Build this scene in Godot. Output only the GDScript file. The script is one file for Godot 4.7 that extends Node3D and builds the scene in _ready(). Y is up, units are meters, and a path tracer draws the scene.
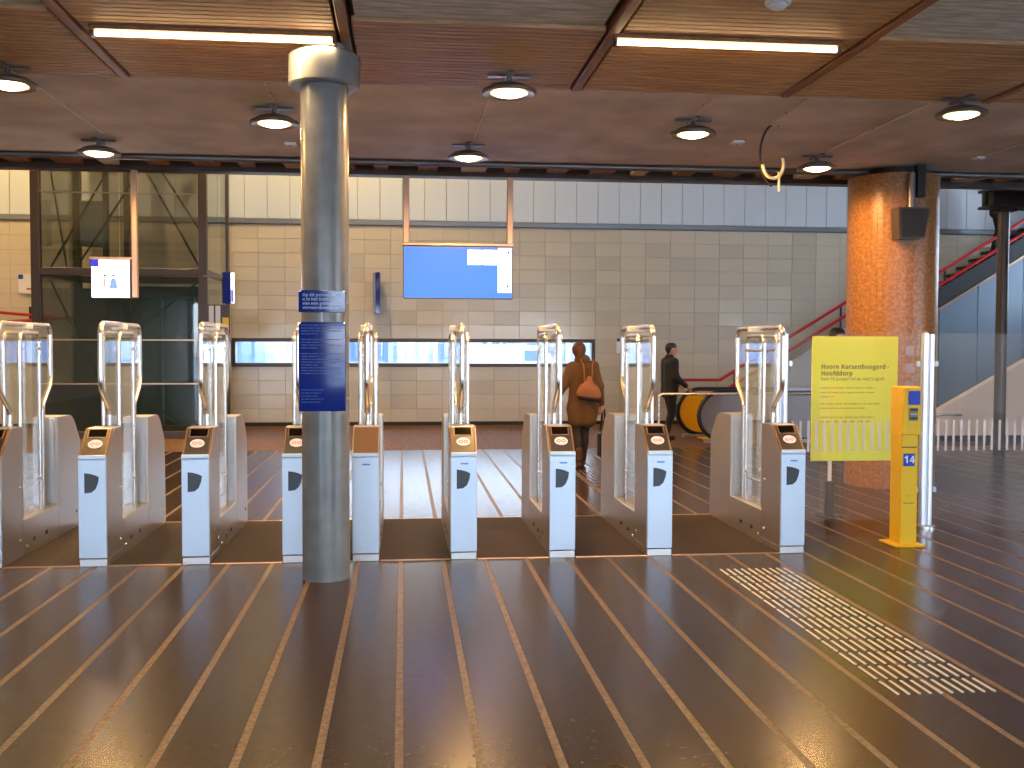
extends Node3D
# A station hall: a row of ticket gates under a slatted ceiling, a taller tiled hall behind them.
# World: camera stands over the origin, -z runs along the floor strips towards the tiled wall.

const GATE_Z := -7.83
const STRIP := 0.3225
var mats := {}
var boxes := {}
var used_names := {}

# ------------------------------------------------------------------ mesh builder
class MB:
	var v := PackedVector3Array()
	var n := PackedVector3Array()
	var uv := PackedVector2Array()

	func tri3(a: Vector3, b: Vector3, c: Vector3, na: Vector3, nb: Vector3, nc: Vector3) -> void:
		if (b - a).cross(c - a).dot(na + nb + nc) > 0.0:
			v.append_array([a, c, b]); n.append_array([na, nc, nb])
			uv.append_array([Vector2(a.x, a.y), Vector2(c.x, c.y), Vector2(b.x, b.y)])
		else:
			v.append_array([a, b, c]); n.append_array([na, nb, nc])
			uv.append_array([Vector2(a.x, a.y), Vector2(b.x, b.y), Vector2(c.x, c.y)])

	func tri(a: Vector3, b: Vector3, c: Vector3, nn: Vector3) -> void:
		tri3(a, b, c, nn, nn, nn)

	func quad(a: Vector3, b: Vector3, c: Vector3, d: Vector3, nn: Vector3) -> void:
		tri3(a, b, c, nn, nn, nn)
		tri3(a, c, d, nn, nn, nn)

	func quads(a: Vector3, b: Vector3, c: Vector3, d: Vector3, na: Vector3, nb: Vector3, nc: Vector3, nd: Vector3) -> void:
		tri3(a, b, c, na, nb, nc)
		tri3(a, c, d, na, nc, nd)

	# box with chamfered edges
	func box(c: Vector3, s: Vector3, b := 0.0, t := Basis.IDENTITY) -> MB:
		var h := s * 0.5
		b = minf(b, minf(h.x, minf(h.y, h.z)) * 0.9)
		for ax in 3:
			var a1 := (ax + 1) % 3
			var a2 := (ax + 2) % 3
			for sg in [-1.0, 1.0]:
				var p := []
				for k in [[-1, -1], [1, -1], [1, 1], [-1, 1]]:
					var q := Vector3.ZERO
					q[ax] = h[ax] * sg
					q[a1] = (h[a1] - b) * k[0]
					q[a2] = (h[a2] - b) * k[1]
					p.append(c + t * q)
				var nn := Vector3.ZERO
				nn[ax] = sg
				quad(p[0], p[1], p[2], p[3], t * nn)
		if b > 0.0:
			for ax in 3:
				var a1 := (ax + 1) % 3
				var a2 := (ax + 2) % 3
				for s1 in [-1.0, 1.0]:
					for s2 in [-1.0, 1.0]:
						var p := []
						for k in [[1, 0, -1], [0, 1, -1], [0, 1, 1], [1, 0, 1]]:
							var q := Vector3.ZERO
							q[a1] = (h[a1] - (0.0 if k[0] == 1 else b)) * s1
							q[a2] = (h[a2] - (0.0 if k[1] == 1 else b)) * s2
							q[ax] = (h[ax] - b) * k[2]
							p.append(c + t * q)
						var nn := Vector3.ZERO
						nn[a1] = s1
						nn[a2] = s2
						quad(p[0], p[1], p[2], p[3], t * nn.normalized())
			for sx in [-1.0, 1.0]:
				for sy in [-1.0, 1.0]:
					for sz in [-1.0, 1.0]:
						var sg := Vector3(sx, sy, sz)
						tri(c + t * ((h - Vector3(0, b, b)) * sg), c + t * ((h - Vector3(b, 0, b)) * sg), c + t * ((h - Vector3(b, b, 0)) * sg), t * sg.normalized())
		return self

	func tube(path: Array, r: float, seg := 10, closed := false) -> MB:
		var m := path.size()
		var prev := Vector3.ZERO
		var rings := []
		for i in m:
			var d: Vector3
			if closed:
				d = (path[(i + 1) % m] - path[(i + m - 1) % m]).normalized()
			else:
				d = (path[mini(i + 1, m - 1)] - path[maxi(i - 1, 0)]).normalized()
			if prev == Vector3.ZERO:
				prev = d.cross(Vector3.UP if absf(d.y) < 0.9 else Vector3.RIGHT).normalized()
			var a := (prev - d * prev.dot(d)).normalized()
			prev = a
			var bb := d.cross(a)
			var ring := []
			for k in seg:
				var w := TAU * k / seg
				ring.append(a * cos(w) + bb * sin(w))
			rings.append(ring)
		for i in (m if closed else m - 1):
			var j := (i + 1) % m
			for k in seg:
				var l := (k + 1) % seg
				quads(path[i] + rings[i][k] * r, path[i] + rings[i][l] * r, path[j] + rings[j][l] * r, path[j] + rings[j][k] * r, rings[i][k], rings[i][l], rings[j][l], rings[j][k])
		if not closed:
			for e in [0, m - 1]:
				var out: Vector3 = (path[0] - path[1]).normalized() if e == 0 else (path[m - 1] - path[m - 2]).normalized()
				for k in seg:
					tri(path[e], path[e] + rings[e][k] * r, path[e] + rings[e][(k + 1) % seg] * r, out)
		return self

	# profile: Vector2(radius, y) from bottom to top, turned about y
	func lathe(profile: Array, seg := 32, at := Vector3.ZERO, flat := true) -> MB:
		for i in profile.size() - 1:
			var p: Vector2 = profile[i]
			var q: Vector2 = profile[i + 1]
			var e := q - p
			var nr := Vector2(e.y, -e.x).normalized()
			for k in seg:
				var w0 := TAU * k / seg
				var w1 := TAU * (k + 1) / seg
				var d0 := Vector3(cos(w0), 0, sin(w0))
				var d1 := Vector3(cos(w1), 0, sin(w1))
				var n0 := (d0 * nr.x + Vector3.UP * nr.y).normalized()
				var n1 := (d1 * nr.x + Vector3.UP * nr.y).normalized()
				var a := at + d0 * p.x + Vector3.UP * p.y
				var b := at + d1 * p.x + Vector3.UP * p.y
				var c := at + d1 * q.x + Vector3.UP * q.y
				var d := at + d0 * q.x + Vector3.UP * q.y
				if p.x > 1e-5:
					tri3(a, b, c, n0, n1, n1)
				if q.x > 1e-5:
					tri3(a, c, d, n0, n1, n0)
		return self

	# polygon in xy, from z0 to z1, then put through t
	func extrude(poly: PackedVector2Array, z0: float, z1: float, t := Transform3D.IDENTITY) -> MB:
		var idx := Geometry2D.triangulate_polygon(poly)
		for i in range(0, idx.size(), 3):
			for z in [z0, z1]:
				var nn := t.basis * Vector3(0, 0, 1 if (z == maxf(z0, z1)) else -1)
				tri(t * Vector3(poly[idx[i]].x, poly[idx[i]].y, z), t * Vector3(poly[idx[i + 1]].x, poly[idx[i + 1]].y, z), t * Vector3(poly[idx[i + 2]].x, poly[idx[i + 2]].y, z), nn)
		var ccw := not Geometry2D.is_polygon_clockwise(poly)
		for i in poly.size():
			var p := poly[i]
			var q := poly[(i + 1) % poly.size()]
			var e := (q - p)
			var nn := Vector3(e.y, -e.x, 0).normalized() * (1.0 if ccw else -1.0)
			quad(t * Vector3(p.x, p.y, z0), t * Vector3(q.x, q.y, z0), t * Vector3(q.x, q.y, z1), t * Vector3(p.x, p.y, z1), t.basis * nn)
		return self

	func mesh() -> ArrayMesh:
		var a := []
		a.resize(Mesh.ARRAY_MAX)
		a[Mesh.ARRAY_VERTEX] = v
		a[Mesh.ARRAY_NORMAL] = n
		a[Mesh.ARRAY_TEX_UV] = uv
		var m := ArrayMesh.new()
		m.add_surface_from_arrays(Mesh.PRIMITIVE_TRIANGLES, a)
		return m

# ------------------------------------------------------------------ bodies: smooth union of tapered capsules, meshed as surface nets
func body_mesh(bones: Array, cell: float, k: float) -> ArrayMesh:
	var lo := Vector3.INF
	var hi := -Vector3.INF
	for b in bones:
		var r: float = maxf(b[2], b[3]) + k + cell * 2
		for p in [b[0], b[1]]:
			lo = lo.min(p - Vector3.ONE * r)
			hi = hi.max(p + Vector3.ONE * r)
	var nx := int((hi.x - lo.x) / cell) + 2
	var ny := int((hi.y - lo.y) / cell) + 2
	var nz := int((hi.z - lo.z) / cell) + 2
	var f := PackedFloat32Array()
	f.resize(nx * ny * nz)
	f.fill(9.0)
	for b in bones:
		var a: Vector3 = b[0]
		var e: Vector3 = b[1] - a
		var ra: float = b[2]
		var dr: float = b[3] - ra
		var ee := maxf(e.length_squared(), 1e-9)
		var r := maxf(ra, b[3]) + k + cell * 2
		var q0: Vector3 = ((a.min(b[1]) - Vector3.ONE * r - lo) / cell).floor()
		var q1: Vector3 = ((a.max(b[1]) + Vector3.ONE * r - lo) / cell).ceil()
		for z in range(maxi(0, int(q0.z)), mini(nz, int(q1.z) + 1)):
			for y in range(maxi(0, int(q0.y)), mini(ny, int(q1.y) + 1)):
				var at := (z * ny + y) * nx
				for x in range(maxi(0, int(q0.x)), mini(nx, int(q1.x) + 1)):
					var p := lo + Vector3(x, y, z) * cell - a
					var t := clampf(p.dot(e) / ee, 0.0, 1.0)
					var d := (p - e * t).length() - ra - dr * t
					var o := f[at + x]
					if o > 8.0:
						f[at + x] = d
					else:
						var h := maxf(k - absf(o - d), 0.0) / k
						f[at + x] = minf(o, d) - h * h * k * 0.25
	var ids := {}
	var vs := PackedVector3Array()
	var ns := PackedVector3Array()
	var off := [0, 1, nx, nx + 1, nx * ny, nx * ny + 1, nx * ny + nx, nx * ny + nx + 1]
	var edges := [[0, 1], [2, 3], [4, 5], [6, 7], [0, 2], [1, 3], [4, 6], [5, 7], [0, 4], [1, 5], [2, 6], [3, 7]]
	for z in nz - 1:
		for y in ny - 1:
			for x in nx - 1:
				var at := (z * ny + y) * nx + x
				var inside := 0
				for c in 8:
					if f[at + off[c]] < 0.0:
						inside += 1
				if inside == 0 or inside == 8:
					continue
				var sum := Vector3.ZERO
				var cnt := 0
				for eg in edges:
					var d0 := f[at + off[eg[0]]]
					var d1 := f[at + off[eg[1]]]
					if (d0 < 0.0) != (d1 < 0.0):
						var t := d0 / (d0 - d1)
						var c0 := Vector3(eg[0] & 1, (eg[0] >> 1) & 1, eg[0] >> 2)
						var c1 := Vector3(eg[1] & 1, (eg[1] >> 1) & 1, eg[1] >> 2)
						sum += c0.lerp(c1, t)
						cnt += 1
				ids[at] = vs.size()
				vs.append(lo + (Vector3(x, y, z) + sum / cnt) * cell)
				var g := Vector3.ZERO
				for c in 8:
					var d: float = minf(f[at + off[c]], 0.2)
					g += Vector3(1 if c & 1 else -1, 1 if c & 2 else -1, 1 if c & 4 else -1) * d
				ns.append(g.normalized())
	var mb := MB.new()
	var step := [1, nx, nx * ny]
	for at in ids:
		for ax in 3:
			var s0: float = f[at]
			var s1: float = f[at + step[ax]]
			if (s0 < 0.0) == (s1 < 0.0):
				continue
			var u: int = step[(ax + 1) % 3]
			var w: int = step[(ax + 2) % 3]
			if ids.has(at - u) and ids.has(at - w) and ids.has(at - u - w):
				var q := [ids[at], ids[at - u], ids[at - u - w], ids[at - w]]
				mb.quads(vs[q[0]], vs[q[1]], vs[q[2]], vs[q[3]], ns[q[0]], ns[q[1]], ns[q[2]], ns[q[3]])
	return mb.mesh()

# ------------------------------------------------------------------ objects
func numbered(called: String) -> String:
	used_names[called] = used_names.get(called, -1) + 1
	return called if used_names[called] == 0 else "%s_%03d" % [called, used_names[called]]

func tag(o: Node, label := "", category := "", group := "", kind := "") -> void:
	if label: o.set_meta("label", label)
	if category: o.set_meta("category", category)
	if group: o.set_meta("group", group)
	if kind: o.set_meta("kind", kind)

func thing(called: String, label: String, category: String, at := Vector3.ZERO, turn := 0.0, group := "") -> Node3D:
	var o := Node3D.new()
	o.name = numbered(called)
	add_child(o)
	o.position = at
	o.rotation.y = turn
	tag(o, label, category, group)
	return o

func struct(called: String, at := Vector3.ZERO) -> Node3D:
	var o := Node3D.new()
	o.name = called
	add_child(o)
	o.position = at
	tag(o, "", "", "", "structure")
	return o

func part(called: String, m: Mesh, mat: Material, parent: Node, at := Vector3.ZERO) -> MeshInstance3D:
	var o := MeshInstance3D.new()
	o.name = called
	o.mesh = m
	o.material_override = mat
	o.position = at
	parent.add_child(o, true)
	return o

func bm(s: Vector3, bevel := 0.0) -> ArrayMesh:
	var key := "%.4f %.4f %.4f %.4f" % [s.x, s.y, s.z, bevel]
	if not boxes.has(key):
		boxes[key] = MB.new().box(Vector3.ZERO, s, bevel).mesh()
	return boxes[key]

func bx(called: String, lo: Vector3, hi: Vector3, mat: Material, parent: Node, bevel := 0.0) -> MeshInstance3D:
	return part(called, bm(hi - lo, bevel), mat, parent, (lo + hi) * 0.5)

func copy(o: Node3D, label: String, at: Vector3) -> Node3D:
	var c: Node3D = o.duplicate()
	c.name = numbered(String(o.name).split("_0")[0])
	add_child(c)
	c.position = at
	c.set_meta("label", label)
	return c

func text_mesh(s: String, height: float, mat: Material, parent: Node, at: Vector3, called := "lettering", bold := false, left := true) -> MeshInstance3D:
	var t := TextMesh.new()
	var f := SystemFont.new()
	f.font_names = PackedStringArray(["Droid Sans"])
	if bold:
		f.font_weight = 700
	t.font = f
	t.text = s
	t.font_size = 32
	t.pixel_size = height / 32.0
	t.depth = 0.001
	t.curve_step = 4.0
	t.horizontal_alignment = HORIZONTAL_ALIGNMENT_LEFT if left else HORIZONTAL_ALIGNMENT_CENTER
	return part(called, t, mat, parent, at)

# ------------------------------------------------------------------ materials
func noise_texture(seed_: int, freq: float, octaves: int, c0: Color, c1: Color, size := 512, stretch := 1.0) -> ImageTexture:
	var fn := FastNoiseLite.new()
	fn.seed = seed_
	fn.noise_type = FastNoiseLite.TYPE_SIMPLEX_SMOOTH
	fn.frequency = freq
	fn.fractal_octaves = octaves
	fn.fractal_gain = 0.6
	var g := fn.get_seamless_image(size, size)
	if stretch > 1.0:
		g.resize(size, int(size / stretch), Image.INTERPOLATE_BILINEAR)
	var im := Image.create(g.get_width(), g.get_height(), false, Image.FORMAT_RGB8)
	for y in g.get_height():
		for x in g.get_width():
			im.set_pixel(x, y, c0.lerp(c1, g.get_pixel(x, y).r))
	return ImageTexture.create_from_image(im)

func mat(called: String, c: Color, rough := 0.5, metal := 0.0, spec := 0.5) -> StandardMaterial3D:
	var m := StandardMaterial3D.new()
	m.resource_name = called
	m.albedo_color = c
	m.roughness = rough
	m.metallic = metal
	m.metallic_specular = spec
	mats[called] = m
	return m

func textured(m: StandardMaterial3D, t: Texture2D, scale: Vector3, rough_t: Texture2D = null, bump_t: Texture2D = null, bump := 0.0) -> void:
	m.albedo_texture = t
	m.uv1_triplanar = true
	m.uv1_world_triplanar = true
	m.uv1_scale = scale
	if rough_t:
		m.roughness_texture = rough_t
		m.roughness_texture_channel = BaseMaterial3D.TEXTURE_CHANNEL_RED
	if bump_t:
		m.heightmap_enabled = true
		m.heightmap_texture = bump_t
		m.heightmap_scale = bump

func glow(called: String, c: Color, energy: float) -> StandardMaterial3D:
	var m := mat(called, c, 0.5)
	m.emission_enabled = true
	m.emission = c
	m.emission_energy_multiplier = energy
	return m

func glass(called: String, c: Color, alpha: float, rough := 0.02) -> StandardMaterial3D:
	var m := mat(called, Color(c.r, c.g, c.b, alpha), rough)
	m.transparency = BaseMaterial3D.TRANSPARENCY_ALPHA
	return m

func make_materials() -> void:
	var grain := noise_texture(3, 0.03, 5, Color(0.52, 0.49, 0.46), Color(1.0, 1.0, 1.0))
	var cloud := noise_texture(8, 0.006, 3, Color(0.82, 0.82, 0.82), Color(1, 1, 1))
	var rough := noise_texture(5, 0.02, 4, Color(0.78, 0.78, 0.78), Color(1, 1, 1))
	var ripple := noise_texture(11, 0.02, 3, Color(0, 0, 0), Color(1, 1, 1))
	var wood := noise_texture(21, 0.01, 4, Color(0.74, 0.68, 0.63), Color(1, 1, 1))
	var plank := noise_texture(31, 0.015, 5, Color(0.72, 0.72, 0.70), Color(1, 1, 1))
	var weave := noise_texture(41, 0.05, 3, Color(0.45, 0.45, 0.45), Color(1, 1, 1))
	textured(mat("floor_stone", Color(0.335, 0.262, 0.20), 0.27, 0.0, 0.37), grain, Vector3(1.1, 1.1, 1.1), rough, ripple, 0.02)
	textured(mat("floor_stone_cool", Color(0.315, 0.253, 0.20), 0.26, 0.0, 0.37), grain, Vector3(0.93, 0.93, 0.93), rough, ripple, 0.02)
	textured(mat("inlay", Color(0.60, 0.49, 0.385), 0.45), grain, Vector3(1.6, 1.6, 1.6))
	textured(mat("rear_floor", Color(0.55, 0.37, 0.20), 0.75), grain, Vector3(0.5, 0.5, 0.5))
	textured(mat("mat_brown", Color(0.29, 0.21, 0.165), 0.8), weave, Vector3(1.6, 1.6, 1.6), null, weave, 0.25)
	mat("edge_trim", Color(0.78, 0.62, 0.5), 0.3, 0.85)
	mat("subfloor", Color(0.2, 0.18, 0.16), 0.8)
	textured(mat("wood", Color(0.91, 0.72, 0.50), 0.55), wood, Vector3(0.25, 3.0, 3.0))
	textured(mat("wood_beam", Color(0.66, 0.45, 0.30), 0.5), wood, Vector3(3.0, 3.0, 0.3))
	textured(mat("plank_grey", Color(0.97, 0.97, 0.93), 0.8), plank, Vector3(0.3, 2.0, 2.0))
	textured(mat("plaster", Color(0.90, 0.84, 0.78), 0.9), cloud, Vector3(0.3, 0.3, 0.3))
	textured(mat("concrete", Color(0.66, 0.63, 0.6), 0.85), plank, Vector3(0.4, 0.4, 0.4))
	for i in 4:
		var k := [1.0, 0.965, 0.985, 0.94]
		mat("tile%d" % i, Color(0.80 * k[i], 0.75 * k[i], 0.655 * k[i]), 0.16 + 0.03 * i)
	mat("grout", Color(0.69, 0.645, 0.57), 0.9)
	mat("wall_panel", Color(0.80, 0.83, 0.85), 0.45)
	mat("rail_grey", Color(0.5, 0.52, 0.54), 0.4, 0.4)
	mat("dark", Color(0.12, 0.11, 0.1), 0.6)
	mat("black", Color(0.045, 0.045, 0.05), 0.4)
	mat("rubber", Color(0.06, 0.06, 0.065), 0.35)
	mat("steel", Color(0.78, 0.75, 0.72), 0.36, 0.85)
	mat("steel_front", Color(0.75, 0.79, 0.83), 0.42, 0.55)
	mat("chrome", Color(0.90, 0.89, 0.87), 0.24, 0.9)
	mat("aluminium", Color(0.86, 0.88, 0.92), 0.3, 0.75)
	textured(mat("column_grey", Color(0.55, 0.545, 0.52), 0.26, 0.0), cloud, Vector3(1, 1, 1))
	mat("post_grey", Color(0.47, 0.45, 0.44), 0.3, 0.6)
	mat("post_brown", Color(0.31, 0.26, 0.23), 0.4, 0.3)
	mat("emblem", Color(0.07, 0.07, 0.08), 0.35)
	mat("reader_face", Color(0.19, 0.155, 0.15), 0.3)
	mat("reader_screen", Color(0.05, 0.04, 0.035), 0.06, 0.0, 0.7)
	mat("reader_frame", Color(0.47, 0.37, 0.31), 0.42, 0.6)
	mat("oval", Color(0.98, 0.90, 0.90), 0.4)
	mat("oval_print", Color(0.93, 0.55, 0.60), 0.5)
	mat("blue_print", Color(0.35, 0.50, 0.80), 0.5)
	glass("glass", Color(0.72, 0.80, 0.78), 0.07)
	glass("glass_fence", Color(0.78, 0.83, 0.86), 0.04)
	glass("glass_green", Color(0.16, 0.26, 0.18), 0.30)
	glass("glass_clear", Color(0.9, 0.95, 1.0), 0.03)
	glass("frit", Color(0.86, 0.85, 0.86), 0.55, 0.6)
	glass("frit_lilac", Color(0.72, 0.66, 0.70), 0.5, 0.6)
	mat("yellow", Color(0.93, 0.74, 0.02), 0.38)
	mat("poster_yellow", Color(0.85, 0.88, 0.24), 0.55)
	mat("poster_ink", Color(0.36, 0.33, 0.12), 0.7)
	mat("poster_ink_faint", Color(0.74, 0.68, 0.18), 0.7)
	mat("sign_blue", Color(0.09, 0.17, 0.50), 0.06, 0.0, 0.5)
	mat("sign_ink", Color(0.72, 0.78, 0.92), 0.5)
	mat("sign_ink_faint", Color(0.26, 0.36, 0.62), 0.5)
	mat("white", Color(0.88, 0.88, 0.87), 0.5)
	mat("plate_blue", Color(0.10, 0.25, 0.70), 0.35)
	textured(mat("orange_tile", Color(0.80, 0.56, 0.32), 0.36), grain, Vector3(1.2, 1.2, 1.2))
	mat("orange_joint", Color(0.70, 0.46, 0.26), 0.8)
	mat("red", Color(0.72, 0.05, 0.08), 0.35)
	mat("stair_dark", Color(0.10, 0.085, 0.075), 0.65)
	mat("stair_side", Color(0.72, 0.70, 0.68), 0.7)
	mat("cladding", Color(0.41, 0.46, 0.50), 0.4, 0.2)
	mat("beige", Color(0.96, 0.87, 0.78), 0.7)
	mat("escalator_panel", Color(0.50, 0.47, 0.47), 0.35, 0.5)
	mat("escalator_yellow", Color(0.98, 0.70, 0.02), 0.4)
	mat("deck", Color(0.62, 0.63, 0.66), 0.35, 0.6)
	mat("cable_white", Color(0.85, 0.80, 0.66), 0.5)
	mat("facade", Color(0.33, 0.39, 0.47), 0.8)
	mat("facade_glass", Color(0.20, 0.29, 0.42), 0.3, 0.0)
	mat("facade_pale", Color(0.42, 0.46, 0.50), 0.8)
	mat("pavement", Color(0.72, 0.73, 0.74), 0.9)
	mat("skin", Color(0.80, 0.56, 0.44), 0.55)
	mat("coat", Color(0.36, 0.245, 0.12), 0.85)
	mat("hair_brown", Color(0.33, 0.18, 0.10), 0.55)
	mat("hair_dark", Color(0.05, 0.04, 0.035), 0.5)
	mat("tights", Color(0.11, 0.08, 0.08), 0.7)
	mat("jacket", Color(0.085, 0.08, 0.075), 0.75)
	mat("jacket_grey", Color(0.22, 0.23, 0.25), 0.8)
	mat("trousers", Color(0.035, 0.034, 0.036), 0.8)
	mat("backpack", Color(0.58, 0.36, 0.23), 0.75)
	mat("backpack_dark", Color(0.17, 0.08, 0.06), 0.7)
	mat("bag", Color(0.10, 0.09, 0.085), 0.55)
	mat("boot", Color(0.30, 0.17, 0.09), 0.6)
	glow("tube_glow", Color(1.0, 0.86, 0.64), 12.0)
	glow("lamp_glow", Color(1.0, 0.80, 0.52), 16.0)
	glow("sign_glow", Color(1.0, 0.98, 0.95), 2.2)
	glow("screen_glow", Color(0.16, 0.44, 1.0), 0.47)
	glow("screen_white", Color(0.97, 0.98, 1.0), 1.0)
	glow("sign_blue_glow", Color(0.11, 0.15, 0.75), 0.45)
	glow("sign_pale_glow", Color(0.40, 0.55, 1.0), 0.55)

# ------------------------------------------------------------------ the scene
func _ready() -> void:
	# camera
	var cam := Camera3D.new()
	cam.name = "camera"
	cam.fov = rad_to_deg(2.0 * atan(384.0 / 1020.0))
	cam.near = 0.05
	cam.far = 400.0
	add_child(cam)
	cam.position = Vector3(0, 1.65, 0)
	cam.rotation = Vector3(deg_to_rad(-2.1215), deg_to_rad(-6.0996), 0.003)
	cam.current = true
	# sky: bright overcast
	var env := Environment.new()
	env.background_mode = Environment.BG_SKY
	var sky := Sky.new()
	var sm := ProceduralSkyMaterial.new()
	sm.sky_top_color = Color(0.74, 0.85, 1.0)
	sm.sky_horizon_color = Color(0.86, 0.93, 1.0)
	sm.sky_energy_multiplier = 1.0
	sm.ground_bottom_color = Color(0.45, 0.46, 0.48)
	sm.ground_horizon_color = Color(0.6, 0.62, 0.65)
	sky.sky_material = sm
	env.sky = sky
	env.background_energy_multiplier = 10.5
	env.tonemap_mode = Environment.TONE_MAPPER_LINEAR
	env.tonemap_exposure = 1.6
	env.sdfgi_enabled = true
	env.ssao_enabled = true
	env.ssil_enabled = true
	var we := WorldEnvironment.new()
	we.name = "environment"
	we.environment = env
	add_child(we)
	make_materials()
	build_floor()
	build_walls()
	build_ceiling()
	build_gates()
	build_columns()
	build_lamps()
	build_signs()
	build_fence()
	build_lift()
	build_stairs()
	build_escalator()
	build_people()
	build_outside()

# ------------------------------------------------------------------ floor
func build_floor() -> void:
	var f := struct("floor")
	bx("subfloor", Vector3(-10, -0.3, -21.6), Vector3(15, -0.03, 12.0), mats.subfloor, f)
	var z0 := -16.2
	var z1 := 12.0
	var i := -31
	while true:
		var x := -0.018 + STRIP * i
		if x > 14.9:
			break
		bx("inlay_strip", Vector3(x - 0.0175, -0.03, z0), Vector3(x + 0.0175, -0.0006, z1), mats.inlay, f)
		var right := minf(x + STRIP - 0.0185, 15.0)
		bx("stone_band", Vector3(x + 0.0185, -0.03, z0), Vector3(right, 0.0, z1), mats.floor_stone if (i * 7 + 3) % 5 < 3 else mats.floor_stone_cool, f)
		i += 1
	bx("rear_flooring", Vector3(-10, -0.03, -21.6), Vector3(15, 0.0, z0 - 0.004), mats.rear_floor, f)
	# tactile bars
	var t := thing("tactile_guide_strip", "field of short white raised tactile bars on the dark floor", "tactile paving", Vector3(2.58, 0, -5.93))
	var bar := bm(Vector3(0.017, 0.006, 0.195), 0.003)
	for c in 10:
		for r in 12:
			part("tactile_bar", bar, mats.white, t, Vector3(-0.243 + c * 0.054, 0.003, -1.27 + r * 0.231))
	# small tactile studs behind the gates
	var s := thing("tactile_stud_field", "patch of small tactile bars on the shiny floor under the walking woman", "tactile paving", Vector3(2.42, 0, -12.25))
	for c in 8:
		for r in 8:
			part("tactile_bar", bar, mats.inlay, s, Vector3(-0.21 + c * 0.06, 0.003, -1.0 + r * 0.27))

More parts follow.
